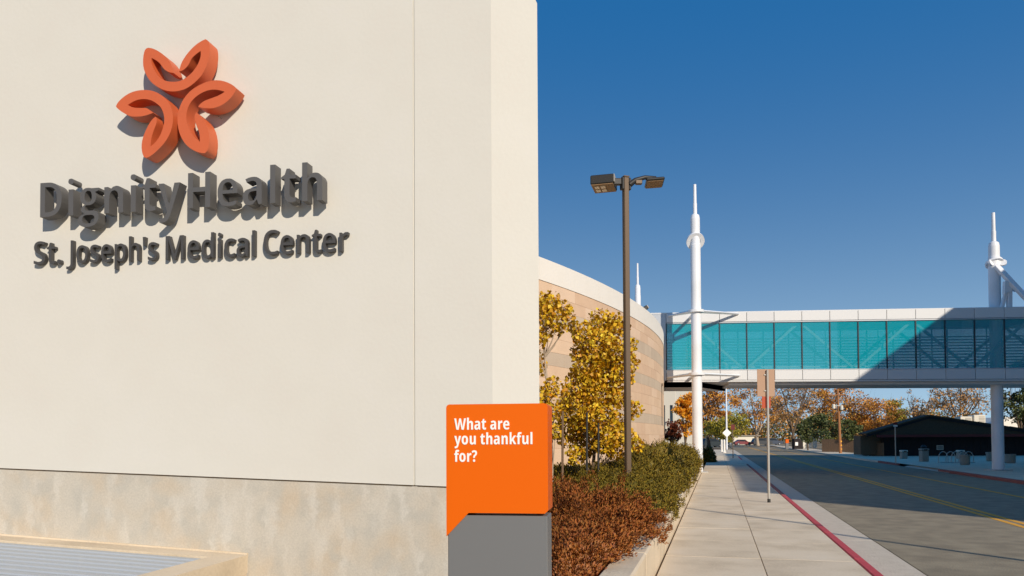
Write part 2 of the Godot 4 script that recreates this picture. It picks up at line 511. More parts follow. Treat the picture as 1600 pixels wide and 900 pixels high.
func logo_building():
	wk = foot(770, 7.9)
	var b := thing("hospital_building", "cream stucco building with a raised emblem and lettering on its wall", "building", wk)
	var inv := Transform3D(Basis.IDENTITY, -wk)
	var l0 := wall_uv(0, 733.5); var l1 := wall_uv(696, 762.5)
	var sl := (l1.y - l0.y) / (l1.x - l0.x)
	var ledge := func(u: float) -> float: return l1.y + (u - l1.x) * sl
	var uj := wall_uv(646.7, 400).x
	var tf := inv * wall_tf()
	for a in [[-15.0, uj - 0.009], [uj + 0.009, 0.0]]:
		var m := mb()
		var e := 0.012
		m.extrude(PackedVector2Array([Vector2(a[0], ledge.call(a[0]) + 0.016), Vector2(a[1], ledge.call(a[1]) + 0.016), Vector2(a[1], 9.0), Vector2(a[0], 9.0)]), -0.25, 0.0, tf)
		put("wall_panel", m, M.stucco, b)
	var m := mb()
	m.extrude(PackedVector2Array([Vector2(uj - 0.03, 0.5), Vector2(uj + 0.03, 0.5), Vector2(uj + 0.03, 9.0), Vector2(uj - 0.03, 9.0)]), -0.2, -0.014, tf)
	put("joint_strip", m, M.stucco, b)
	# corner facet turned towards the sun
	var fa := deg_to_rad(-5.0)
	var ft := Vector3(cos(fa), 0, sin(fa)); var fn := Vector3(-sin(fa), 0, cos(fa))
	var q := on_plane(841.5, 400, wk, fn) - wk
	var fl := q.dot(ft)
	var ftf := Transform3D(Basis(ft, Vector3.UP, fn), Vector3.ZERO)
	var top := on_plane(836.5, 5, wk, fn).y
	m = mb()
	m.extrude(PackedVector2Array([Vector2(0.0, ledge.call(0.0) + 0.016), Vector2(fl, ledge.call(fl) + 0.016), Vector2(fl, top), Vector2(fl - 0.1, top + 0.2), Vector2(fl - 0.1, 9.0), Vector2(0.0, 9.0)]), -0.25, -0.001, ftf)
	put("corner_panel", m, M.stucco, b)
	var fe := ft * fl
	var rt := Vector3(-sin(0.09), 0, -cos(0.09)); var rn := Vector3(cos(0.09), 0, -sin(0.09))
	m = mb()
	m.extrude(PackedVector2Array([Vector2(0.05, 0.0), Vector2(10.0, 0.0), Vector2(10.0, top), Vector2(0.05, top)]), -0.25, -0.003, Transform3D(Basis(rt, Vector3.UP, rn), fe))
	put("return_wall", m, M.stucco, b)
	m = mb()
	m.extrude(PackedVector2Array([Vector2(0.05, top - 0.05), Vector2(10.0, top - 0.05), Vector2(10.0, 9.0), Vector2(0.05, 9.0)]), -0.25, -0.003, Transform3D(Basis(rt, Vector3.UP, rn), fe - ft * 0.1))
	put("return_wall", m, M.stucco, b)
	m = mb()
	m.extrude(PackedVector2Array([Vector2(-15, 0.1), Vector2(0.05, 0.1), Vector2(0.1, 0.3), Vector2(-2.5, 9.6), Vector2(-15, 9.6)]), 8.8, 8.9, Transform3D(Basis(wt, -wn, Vector3.UP), Vector3.ZERO))
	put("roof", m, M.plaza, b)
	# plinth
	m = mb(false, true)
	var step := 1.0
	var u := -15.0
	while u < 0.0:
		var v := u + step
		var A := tf * Vector3(u, -0.3, 0.02); var B := tf * Vector3(v, -0.3, 0.02)
		var C := tf * Vector3(v, ledge.call(v), 0.02); var D := tf * Vector3(u, ledge.call(u), 0.02)
		m.quad_uv(A, B, C, D, Vector2(u / 7.0, 1.0), Vector2(v / 7.0, 1.0), Vector2(v / 7.0, 1.0 - (ledge.call(v) + 0.3) / 1.75), Vector2(u / 7.0, 1.0 - (ledge.call(u) + 0.3) / 1.75))
		var E := tf * Vector3(v, ledge.call(v) + 0.004, -0.2); var G := tf * Vector3(u, ledge.call(u) + 0.004, -0.2)
		m.quad_uv(D, C, E, G, Vector2(u / 7.0, 0.1), Vector2(v / 7.0, 0.1), Vector2(v / 7.0, 0.2), Vector2(u / 7.0, 0.2))
		u = v
	for a in [[Vector3.ZERO + wn * 0.02, ft * fl + fn * 0.02, 0.0], [ft * fl + fn * 0.02, ft * fl + rt * 9.0, 1.0]]:
		var A: Vector3 = a[0] - Vector3(0, 0.3, 0); var B: Vector3 = a[1] - Vector3(0, 0.3, 0)
		var h := Vector3(0, ledge.call(0.3) + 0.3, 0)
		m.quad_uv(A, B, B + h, A + h, Vector2(0, 1), Vector2(0.2, 1), Vector2(0.2, 0.2), Vector2(0, 0.2))
	put("plinth", m, M.plinth, b)
	m = mb()
	m.extrude(PackedVector2Array([Vector2(-15, ledge.call(-15.0) + 0.004), Vector2(0, ledge.call(0.0) + 0.004), Vector2(0, ledge.call(0.0) + 0.018), Vector2(-15, ledge.call(-15.0) + 0.018)]), -0.2, -0.012, tf)
	put("sealant", m, M.sealant, b)
	# grated light well against the plinth
	var w0 := wall_uv(0, 836.0, 0.02); var w1 := wall_uv(389, 866.5, 0.02)
	var wsl := (w1.y - w0.y) / (w1.x - w0.x)
	var well := thing("light_well", "low concrete light well with a metal grating against the stained plinth", "light well", wk)
	var ang := atan(wsl)
	var tilt := tf * Transform3D(Basis(Vector3.BACK, ang), Vector3(w1.x, w1.y, 0.02))
	m = mb(false, true)
	# rim: back strip along the wall, end strip away from it, and the end's outer face
	var prism := func(mm: MB, x0: float, x1: float, z0: float, z1: float, y0: float, y1: float):
		var c := func(x, y, z): return tilt * Vector3(x, y, z)
		var uvf := func(x, y, z): return Vector2(x / 2.2 + z / 1.9 + 0.37, 0.3 + y / 1.7 + z / 1.5)
		var faces := [
			[[x0, y1, z1], [x1, y1, z1], [x1, y1, z0], [x0, y1, z0]],
			[[x0, y0, z1], [x1, y0, z1], [x1, y1, z1], [x0, y1, z1]],
			[[x1, y0, z1], [x1, y0, z0], [x1, y1, z0], [x1, y1, z1]],
			[[x0, y0, z0], [x0, y0, z1], [x0, y1, z1], [x0, y1, z0]]]
		for f in faces:
			mm.quad_uv(c.call(f[0][0], f[0][1], f[0][2]), c.call(f[1][0], f[1][1], f[1][2]), c.call(f[2][0], f[2][1], f[2][2]), c.call(f[3][0], f[3][1], f[3][2]),
				uvf.call(f[0][0], f[0][1], f[0][2]), uvf.call(f[1][0], f[1][1], f[1][2]), uvf.call(f[2][0], f[2][1], f[2][2]), uvf.call(f[3][0], f[3][1], f[3][2]))
	prism.call(m, -8.0, -0.30, 0.03, 0.30, -0.5, 0.0)
	put("rim", m, M.concrete2, well)
	m = mb(false, true)
	prism.call(m, -0.297, 0.0, 0.03, 2.2, -0.6, 0.0)
	put("rim", m, M.concrete2, well)
	m = mb(false, true)
	prism.call(m, -8.0, -0.30, 1.9, 2.2, -0.5, 0.0)
	put("rim", m, M.concrete2, well)
	m = mb(false, true)
	prism.call(m, -8.0, -0.012, 0.0, 0.027, -0.2, 0.018)
	put("caulk_strip", m, M.concrete, well)
	m = mb()
	m.quad(tilt * Vector3(-8, -0.3, 1.9), tilt * Vector3(-0.3, -0.3, 1.9), tilt * Vector3(-0.3, -0.3, 0.3), tilt * Vector3(-8, -0.3, 0.3))
	put("pit_floor", m, M.pit, well)
	var bars := 9
	for k in bars:
		m = mb()
		m.T = tilt
		m.box(Vector3(-4.15, -0.035, 0.37 + k * 0.18), Vector3(7.69, 0.03, 0.115), 0.012)
		put("grating_bar", m, M.grate, well)
	m = mb()
	m.T = tilt
	for k in 46:
		m.box(Vector3(-0.45 - k * 0.16, -0.06, 1.1), Vector3(0.012, 0.018, 1.58))
	tag(put("cross_rod", m, M.grate, well), "", "", "", "stuff")

# ---------------------------------------------------------------- emblem and lettering on the wall
const PETALS := [
	[[175, 55, 9.0], [865, 530, 845, 440, 800, 350, 720, 270, 630, 210, 560, 182, 500, 175, 465, 200, 445, 260, 435, 350, 440, 450, 470, 540, 530, 640, 610, 710, 710, 765, 810, 790, 900, 790, 1000, 768, 1080, 730, 1160, 668, 1250, 580, 1310, 480, 1352, 370, 1371, 260, 1373, 180, 1366, 110, 1350, 75, 1315, 55, 1250, 85, 1170, 140, 1090, 220, 1020, 310, 975, 390, 950, 470, 942, 512, 995, 495, 1050, 450, 1085, 400, 1115, 330, 1170, 275, 1245, 220, 1250, 280, 1230, 360, 1190, 440, 1140, 510, 1080, 570, 1010, 620, 940, 650, 850, 656, 755, 645, 670, 600, 610, 520, 565, 430, 550, 345, 556, 318, 620, 350, 680, 400, 715, 460, 760, 500, 820, 525]],
	[[175, 130, 6.925], [445, 320, 380, 345, 300, 362, 200, 360, 120, 320, 60, 275, 42, 250, 60, 210, 120, 150, 200, 100, 290, 75, 390, 72, 480, 95, 560, 145, 610, 200, 645, 270, 662, 360, 655, 450, 630, 540, 580, 630, 510, 710, 430, 780, 380, 808, 345, 800, 325, 750, 318, 680, 330, 600, 360, 520, 400, 440, 440, 385, 470, 362, 487, 390, 480, 440, 450, 510, 425, 590, 416, 685, 470, 640, 520, 570, 550, 490, 568, 410, 560, 330, 530, 260, 480, 215, 420, 180, 340, 167, 250, 185, 170, 235, 230, 265, 310, 268, 370, 265, 410, 290]],
	[[265, 120, 6.43], [285, 300, 340, 315, 430, 318, 520, 290, 600, 230, 650, 165, 672, 120, 640, 85, 570, 50, 490, 32, 400, 40, 310, 75, 220, 130, 150, 205, 100, 300, 78, 400, 82, 500, 110, 600, 160, 680, 230, 735, 310, 765, 355, 768, 385, 735, 400, 650, 395, 560, 370, 470, 320, 400, 265, 355, 250, 390, 252, 430, 270, 490, 300, 560, 305, 655, 240, 600, 190, 520, 165, 440, 170, 350, 200, 270, 250, 210, 320, 160, 400, 130, 480, 127, 555, 150, 500, 185, 420, 215, 350, 240, 310, 270]]]

# rounds a closed outline but keeps its pointed tips
func smoothed(pts: PackedVector2Array) -> PackedVector2Array:
	var out := PackedVector2Array()
	var n := pts.size()
	for i in n:
		var a := pts[(i + n - 1) % n]; var b := pts[i]; var c := pts[(i + 1) % n]
		var turn := absf((b - a).angle_to(c - b))
		if turn > 0.75: out.append(b)
		else:
			out.append(b + (a - b) * 0.25)
			out.append(b + (c - b) * 0.25)
	return out

func emblem_and_letters():
	var e := thing("flower_emblem", "orange three-petalled flower emblem standing off the cream wall", "emblem", wk)
	var tf := Transform3D(wall_tf().basis, Vector3.ZERO)
	for pt in PETALS:
		var pts := PackedVector2Array()
		var a: Array = pt[1]
		for k in range(0, a.size(), 2):
			pts.append(wall_uv(pt[0][0] + a[k] / pt[0][2], pt[0][1] + a[k + 1] / pt[0][2], 0.22))
		pts = smoothed(pts)
		var m := mb()
		m.extrude(pts, 0.05, 0.22, tf, true)
		var petal := put("petal", m, M.orange, e)
		for k in 5:
			var c := pts[(k * pts.size()) / 5 + 3].lerp(pts[((k * pts.size()) / 5 + pts.size() / 2) % pts.size()], 0.06)
			var pin := mb()
			pin.lathe([[0.006, -0.01], [0.006, 0.055]], 8, tf * Vector3(c.x, c.y, 0), tf.basis * Basis(Vector3.RIGHT, PI / 2))
			put("standoff_pin", pin, M.galv, petal)
	var sign1 := thing("lettering", "large deep grey letters spelling Dignity Health on the cream wall", "lettering", wk)
	line_of_text(sign1, [["Dignity", 62.5, 339.5, 281.0, 326.5], ["Health", 293.5, 325.5, 503.5, 312.5]], 53.5, 56.5, 0.13, 0.055, M.letter, 700, -0.6)
	var sign2 := thing("lettering", "small grey letters spelling the medical center's name under the larger line", "lettering", wk)
	line_of_text(sign2, [["St.", 52.5, 413.0, 94.5, 411.5], ["Joseph's", 103.5, 411.5, 245.0, 406.0], ["Medical", 258.5, 405.5, 398.0, 399.5], ["Center", 411.5, 398.0, 544.0, 392.0]], 35.0, 38.5, 0.05, 0.012, M.letter_dark, 400, 0.12)

func font_bold() -> Font:
	var f := SystemFont.new()
	f.font_names = PackedStringArray(["Droid Sans"])
	f.font_weight = 700
	return f
func font_medium(weight: int, bolder: float) -> Font:
	var f := SystemFont.new()
	f.font_names = PackedStringArray(["Droid Sans"])
	f.font_weight = weight
	var v := FontVariation.new()
	v.base_font = f
	v.variation_embolden = bolder
	return v
func text_mesh(t: String, f: Font, deep: float) -> TextMesh:
	var tm := TextMesh.new()
	tm.text = t; tm.font = f; tm.font_size = 127; tm.pixel_size = 0.01; tm.depth = deep
	tm.curve_step = 3.0
	tm.horizontal_alignment = HORIZONTAL_ALIGNMENT_LEFT
	return tm
# words: text, left baseline pixel, right baseline pixel; cap0, cap1: capital height in pixels at the two ends of the line
func line_of_text(parent: Node3D, words: Array, cap0: float, cap1: float, deep: float, gap: float, m: Material, weight: int, bolder: float):
	var f := font_medium(weight, bolder)
	var d := deep + gap
	var ref := text_mesh("H", f, 0.1).get_aabb()
	var x0: float = words[0][1]; var x1: float = words[-1][3]
	for w in words:
		var a := wall_uv(w[1], w[2], d); var b := wall_uv(w[3], w[4], d)
		var word: String = w[0]
		var pens := []
		var pen := 0.0
		for ch in word:
			pens.append(pen)
			pen += f.get_string_size(ch, HORIZONTAL_ALIGNMENT_LEFT, -1, 127).x * 0.01
		var first := text_mesh(word[0], f, 0.1).get_aabb().position.x
		var lb := text_mesh(word[-1], f, 0.1).get_aabb()
		var last: float = pens[-1] + lb.end.x
		var sx := (b.x - a.x) / (last - first)
		var t: float = ((w[1] + w[3]) / 2.0 - x0) / (x1 - x0)
		var cap_px: float = lerpf(cap0, cap1, t)
		var cap := wall_uv((w[1] + w[3]) / 2.0, w[2] - cap_px, d).y - wall_uv((w[1] + w[3]) / 2.0, w[2], d).y
		var sy := cap / ref.size.y
		for k in word.length():
			var tm := text_mesh(word[k], f, deep)
			var o := put("letter", tm, m, parent)
			var px: float = (pens[k] - first) * sx
			var base := a.lerp(b, px / (b.x - a.x))
			var bs := wall_tf().basis
			o.transform = Transform3D(Basis(bs.x * sx, bs.y * sy, bs.z), bs * Vector3(base.x, base.y - ref.position.y * sy, gap + deep / 2.0))
			if deep > 0.1:
				var bb := tm.get_aabb()
				var pin := mb()
				pin.lathe([[0.005, -0.005], [0.005, gap + 0.01]], 6, Vector3(bb.get_center().x, bb.get_center().y, -gap - deep / 2.0), Basis(Vector3.RIGHT, PI / 2))
				put("standoff_pin", pin, M.galv, o)

# ---------------------------------------------------------------- totem sign
func totem():
	var z := 4.3
	var a := deg_to_rad(9.0)
	var t := Vector3(cos(a), 0, sin(a)); var n := Vector3(-sin(a), 0, cos(a))
	var o := foot(775, z)
	var s := thing("totem_sign", "orange and grey totem sign with white lettering in front of the plinth", "sign", o)
	var tf := Transform3D(Basis(t, Vector3.UP, n), Vector3.ZERO)
	var uv := func(x, y):
		var q := on_plane(x, y, o, n) - o
		return Vector2(q.dot(t), q.y)
	var r := 0.02
	var tl: Vector2 = uv.call(697, 632); var tr: Vector2 = uv.call(855.5, 629.5)
	tr.y = tl.y
	var mid: Vector2 = uv.call(790, 802); var k0: Vector2 = uv.call(732, 801); var lo: Vector2 = uv.call(697.5, 838)
	var pts := PackedVector2Array()
	for k in 5:
		var b := PI / 2 * k / 4.0
		pts.append(tr + Vector2(-r, -r) + Vector2(cos(b), sin(b)) * r)
	for k in 5:
		var b := PI / 2 + PI / 2 * k / 4.0
		pts.append(tl + Vector2(r, -r) + Vector2(cos(b), sin(b)) * r)
	pts.append(Vector2(tl.x, lo.y)); pts.append(Vector2(k0.x, mid.y)); pts.append(Vector2(tr.x - 0.018, mid.y)); pts.append(Vector2(tr.x, mid.y + 0.018))
	var m := mb()
	m.extrude(pts, -0.23, 0.0, tf, true)
	put("orange_cabinet", m, M.totem_orange, s)
	m = mb()
	m.T = tf
	var w := tr.x - tl.x
	m.box(Vector3((tl.x + tr.x) / 2.0, mid.y / 2.0 - 0.05, -0.118), Vector3(w - 0.012, mid.y + 0.07, 0.215), 0.005)
	put("grey_base", m, M.totem_grey, s)
	var f := font_bold()
	var ref := text_mesh("H", f, 0.1).get_aabb()
	for row in [["What are", 710.0, 796.0, 671.5], ["you thankful", 710.0, 832.0, 694.5], ["for?", 710.0, 745.5, 721.5]]:
		var A: Vector2 = uv.call(row[1], row[3]); var B: Vector2 = uv.call(row[2], row[3])
		var cap: float = (uv.call(720, 654) as Vector2).y - (uv.call(720, 671.5) as Vector2).y
		var tm := text_mesh(row[0], f, 0.003)
		var bb := tm.get_aabb()
		var sx := (B.x - A.x) / bb.size.x; var sy := cap / ref.size.y
		var g := put("printed_line", tm, M.white_print, s)
		g.transform = Transform3D(Basis(t * sx, Vector3.UP * sy, n), tf * Vector3(A.x - bb.position.x * sx, A.y - ref.position.y * sy, 0.002))

# ---------------------------------------------------------------- curved block wall
const CR := 47.0
var ch0 := deg_to_rad(11.2)
func curve_at(s: float, out := 0.0) -> Array:      # s metres before the tangent point; [position, outward, forward]
	var T := foot(1038, 38.0)
	var c := T + Vector3(-cos(ch0), 0, -sin(ch0)) * CR
	var h := ch0 + s / CR
	var n := Vector3(cos(h), 0, sin(h))
	return [c + n * (CR + out), n, Vector3(sin(h), 0, -cos(h))]
func arc_slab(s0: float, s1: float, y0: float, y1: float, o0: float, o1: float, n := 4) -> MB:
	var m := mb()
	for k in n:
		var a := curve_at(lerpf(s0, s1, float(k) / n)); var b := curve_at(lerpf(s0, s1, float(k + 1) / n))
		var A: Vector3 = a[0] + a[1] * o1; var B: Vector3 = b[0] + b[1] * o1
		var Ai: Vector3 = a[0] + a[1] * o0; var Bi: Vector3 = b[0] + b[1] * o0
		var lo := Vector3(0, y0, 0); var hi := Vector3(0, y1, 0)
		m.quad_n(B + lo, A + lo, A + hi, B + hi, b[1], a[1], a[1], b[1])
		m.quad(B + hi, A + hi, Ai + hi, Bi + hi)
		m.quad(Bi + lo, Ai + lo, A + lo, B + lo)
		m.quad(Ai + lo, Bi + lo, Bi + hi, Ai + hi)
		if k == 0: m.quad(A + lo, Ai + lo, Ai + hi, A + hi)
		if k == n - 1: m.quad(Bi + lo, B + lo, B + hi, Bi + hi)
	return m
func curved_wall():
	var o: Vector3 = curve_at(8.0)[0]
	var b := thing("curved_building", "curved building of tan blocks with grey-brown bands and a pale coping", "building", o)
	var shift := func(m: MB) -> MB:
		for k in m.P.size(): m.P[k] -= o
		return m
	put("core_wall", shift.call(arc_slab(-12.0, 40.0, -0.1, 6.5, -0.6, -0.008, 52)), M.mortar, b)
	# courses from the base up: height, tone (0 tan, 1 grey)
	var courses := [[0.45, 0], [0.44, 0], [0.44, 0], [0.44, 0], [0.44, 0], [0.39, 1], [0.37, 0], [0.37, 0], [0.37, 0], [0.39, 1], [0.40, 0], [0.40, 0], [0.46, 1], [0.36, 0], [0.36, 0]]
	var y := 0.0
	var row := 0
	for c in courses:
		var s := -2.2 - (0.75 if row % 2 else 0.0)
		while s < 22.5:
			var e := s + 1.5
			var ms: Array = M.brick_grey if c[1] else M.brick_tan
			put("block", shift.call(arc_slab(s + 0.003, e - 0.003, y + 0.003, y + c[0] - 0.003, -0.1, rng.randf_range(-0.0015, 0.0015), 2)), ms[rng.randi() % ms.size()], b)
			s = e
		y += c[0]
		row += 1
	var s := -10.0
	while s < 38.0:
		put("coping_panel", shift.call(arc_slab(s + 0.005, s + 3.995, y, 6.72, -0.6, 0.02, 6)), M.coping, b)
		s += 4.0
	var roof := mb()
	for k in 24:
		var a := curve_at(-10.0 + k * 2.0, -0.5)[0] as Vector3; var d := curve_at(-8.0 + k * 2.0, -0.5)[0] as Vector3
		var c := (curve_at(8.0, -30.0)[0] as Vector3)
		roof.tri(d + Vector3(0, 6.4, 0) - o, a + Vector3(0, 6.4, 0) - o, c + Vector3(0, 6.4, 0) - o)
	put("roof", roof, M.plaza, b)
	# conduit and scupper on the wall
	var cp := curve_at(3.2, 0.02)
	var m := mb()
	m.tube([cp[0] + Vector3(0, 2.2, 0) - o, cp[0] + Vector3(0, 4.0, 0) - o], [0.014, 0.014], 6)
	m.box(cp[0] + Vector3(0, 4.05, 0) - o, Vector3(0.1, 0.12, 0.1), 0.01)
	put("conduit", m, M.bronze, b)
	# floodlight standing on the coping
	var fp: Vector3 = curve_at(7.2, -0.25)[0] + Vector3(0, 6.72, 0)
	var fl := thing("floodlight", "small black floodlight standing on the pale coping", "floodlight", fp)
	m = mb(); m.tube([Vector3(0, 0, 0), Vector3(0, 0.1, 0)], [0.03, 0.03], 8)
	put("stem", m, M.black_metal, fl)
	m = mb(); m.box(Vector3(0.06, 0.17, 0), Vector3(0.28, 0.17, 0.22), 0.03, Basis(Vector3.BACK, 0.6))
	put("housing", m, M.black_metal, fl)
	m = mb(); m.box(Vector3(0.182, 0.252, 0), Vector3(0.02, 0.13, 0.17), 0.004, Basis(Vector3.BACK, 0.6))
	put("lens", m, M.led, fl)

# ---------------------------------------------------------------- footbridge and its masts
const BW := 1.305
var b0 := Vector3.ZERO
var bt := Vector3.ZERO
var bn := Vector3.ZERO
func footbridge():
	b0 = foot(1044, 38.5); b0.y = 0.0
	var b1 := foot(1600, 36.0)
	var dh := (b1 - b0)
	bt = dh.normalized()
	bn = Vector3(-bt.z, 0, bt.x)
	if bn.z < 0: bn = -bn
	var drop := -0.21 / dh.length()
	var tf := Transform3D(Basis(bt + Vector3(0, drop, 0), Vector3.UP, bn), Vector3.ZERO)
	var b := thing("footbridge", "enclosed footbridge with teal glass walls and pale metal fascias over the street", "footbridge", b0)
	var L := 24.0
	var W := 3.3
	var y_bot := 4.52; var y_g0 := 5.03; var y_g1 := 7.40; var y_top := 7.93
	var part := func(called: String, c: Vector3, s: Vector3, bev: float, m: Material, parent: Node = b):
		var q := mb(); q.T = tf
		q.box(c, s, bev, Basis(Vector3.UP, rng.randf_range(-0.004, 0.004)) * Basis(Vector3.RIGHT, rng.randf_range(-0.003, 0.003)) if called == "glass_pane" else Basis.IDENTITY)
		return put(called, q, m, parent)
	var n := int(L / BW)
	for side in 2:
		var z := 0.0 if side == 0 else -W
		var sg := 1.0 if side == 0 else -1.0
		for k in n:
			var u := -0.04 + k * BW
			var cx := u + BW / 2.0
			var fm: Material = M.fascia if rng.randf() < 0.6 else M.fascia2
			part.call("fascia_panel", Vector3(cx, (y_bot + y_g0) / 2.0, z - sg * 0.04), Vector3(BW - 0.022, y_g0 - y_bot - 0.03, 0.08), 0.006, fm)
			part.call("fascia_panel", Vector3(cx, (y_g1 + y_top) / 2.0 + 0.015, z - sg * 0.04), Vector3(BW - 0.022, y_top - y_g1 - 0.05, 0.08), 0.006, fm)
			part.call("glass_pane", Vector3(cx, (y_g0 + y_g1) / 2.0, z - sg * 0.05), Vector3(BW - 0.03, y_g1 - y_g0 - 0.03, 0.012), 0.0, M.glass)
			part.call("mullion", Vector3(u, (y_g0 + y_g1) / 2.0, z - sg * 0.055), Vector3(0.05, y_g1 - y_g0 - 0.02, 0.1), 0.004, M.joint)
		part.call("glazing_rail", Vector3(L / 2.0, y_g0 + 0.005, z - sg * 0.055), Vector3(L, 0.045, 0.13), 0.006, M.alu)
		part.call("glazing_rail", Vector3(L / 2.0, y_g1 - 0.005, z - sg * 0.055), Vector3(L, 0.055, 0.13), 0.006, M.alu)
		part.call("backing_wall", Vector3(L / 2.0, (y_bot + y_g0) / 2.0, z - sg * 0.14), Vector3(L, y_g0 - y_bot - 0.02, 0.1), 0.0, M.joint)
		part.call("backing_wall", Vector3(L / 2.0, (y_g1 + y_top) / 2.0, z - sg * 0.14), Vector3(L, y_top - y_g1 - 0.06, 0.1), 0.0, M.joint)
	part.call("roof", Vector3(L / 2.0 - 0.6, y_top - 0.02, -W / 2.0), Vector3(L + 1.2, 0.06, W - 0.02), 0.01, M.fascia)
	part.call("ceiling", Vector3(L / 2.0, y_g1 + 0.06, -W / 2.0), Vector3(L, 0.06, W - 0.5), 0.0, M.fascia)
	part.call("deck", Vector3(L / 2.0, y_g0 - 0.12, -W / 2.0), Vector3(L, 0.15, W - 0.5), 0.0, M.floor_in)
	part.call("soffit", Vector3(L / 2.0, y_bot - 0.04, -W / 2.0), Vector3(L, 0.08, W - 0.04), 0.01, M.fascia2)
	part.call("edge_beam", Vector3(L / 2.0 + 1.5, y_bot - 0.15, -W / 2.0), Vector3(L - 3.0, 0.14, W - 0.5), 0.01, M.fascia2)
	# end bay where the bridge enters the curved building
	part.call("end_panel", Vector3(-0.45, (y_bot + y_top) / 2.0, -0.08), Vector3(0.8, y_top - y_bot, 0.1), 0.01, M.alu)
	part.call("end_panel", Vector3(-0.45, (y_bot + y_top) / 2.0, -W + 0.1), Vector3(0.8, y_top - y_bot, 0.1), 0.01, M.alu)
	var sf := mb(); sf.T = tf
	sf.extrude(PackedVector2Array([Vector2(-1.2, -0.15), Vector2(-1.2, -W), Vector2(3.2, -W), Vector2(1.6, -0.15)]), 4.18, 4.42, Transform3D(Basis(Vector3.RIGHT, Vector3.FORWARD * -1.0, Vector3.UP), Vector3.ZERO))
	put("haunch", sf, M.fascia2, b)
	# horizontal louvre slats on the far side
	for k in 13:
		part.call("louvre_slat", Vector3(L / 2.0, y_g0 + 0.12 + k * 0.15, -W + 0.16), Vector3(L - 0.1, 0.07, 0.02), 0.0, M.slat)
	for k in n:
		if k % 2 == 0: part.call("louvre_post", Vector3(-0.04 + (k + 0.4) * BW, (y_g0 + y_g1) / 2.0, -W + 0.2), Vector3(0.05, y_g1 - y_g0, 0.05), 0.0, M.truss)
	# trusses just inside each glass wall
	for z in [-0.32, -W + 0.45]:
		for k in range(0, n - 1, 2):
			var up := (k / 2) % 2 == 0
			var a := Vector3(-0.04 + (k + 0.95) * BW, y_g0 if not up else y_g1, z)
			var c := Vector3(-0.04 + (k + 2.95) * BW, y_g1 if not up else y_g0, z)
			var d := c - a
			var q := mb(); q.T = tf
			q.box((a + c) / 2.0, Vector3(d.length(), 0.13, 0.1), 0.01, Basis(d.normalized(), Vector3.BACK.cross(d.normalized()), Vector3.BACK))
			put("truss_diagonal", q, M.truss, b)
	mast_left()
	mast_right()
	mast_behind()

func mast_shaft(o: Node3D, h0: float, h1: float, r: float, spire_top: float):
	var m := mb()
	m.lathe([[r * 1.0, 0.0], [r, h0]], 28)
	put("shaft", m, M.white_steel, o)
	for y in [h0 * 0.36, h0 * 0.72]:
		m = mb()
		m.lathe([[r * 0.99, y - 0.012], [r + 0.006, y - 0.006], [r + 0.006, y + 0.006], [r * 0.99, y + 0.012]], 28)
		put("weld_seam", m, M.white_steel, o)
	m = mb()
	m.lathe([[r, h0], [r * 0.93, h0 + 0.02], [r * 0.93, h1 - 0.25], [r * 0.8, h1 - 0.08], [r * 0.35, h1], [0.0, h1]], 28)
	put("upper_shaft", m, M.white_steel, o)
	m = mb()
	m.lathe([[r * 0.4, h1 - 0.02], [r * 0.4, h1 + (spire_top - h1) * 0.35], [r * 0.34, h1 + (spire_top - h1) * 0.36], [r * 0.3, spire_top], [0.0, spire_top]], 16)
	put("spire", m, M.white_steel, o)
func collar(o: Node3D, h: float, r: float, ro: float, tilt: float, thick := 0.1, half := false):
	var m := mb()
	var bs := Basis(Vector3.RIGHT, tilt)
	if half:
		var n := 18
		for k in n:
			var a := PI * -0.06 + PI * 1.12 * k / n; var b := PI * -0.06 + PI * 1.12 * (k + 1) / n
			var f := func(an: float, rr: float, y: float) -> Vector3: return Vector3(0, h, 0) + bs * Vector3(cos(an) * rr, y, -sin(an) * rr)
			var y := thick / 2
			m.quad(f.call(a, ro, -y), f.call(b, ro, -y), f.call(b, ro, y), f.call(a, ro, y))
			m.quad(f.call(a, ro, y), f.call(b, ro, y), f.call(b, r, y), f.call(a, r, y))
			m.quad(f.call(a, r, -y), f.call(b, r, -y), f.call(b, ro, -y), f.call(a, ro, -y))
			if k == 0: m.quad(f.call(a, r, -y), f.call(a, ro, -y), f.call(a, ro, y), f.call(a, r, y))
			if k == n - 1: m.quad(f.call(b, ro, -y), f.call(b, r, -y), f.call(b, r, y), f.call(b, ro, y))
	else:
		m.lathe([[r * 1.02, -thick / 2], [ro, -thick / 2], [ro, thick / 2], [r * 1.02, thick / 2], [r * 1.02, -thick / 2]], 28, Vector3(0, h, 0), bs)
	put("collar", m, M.white_steel, o)
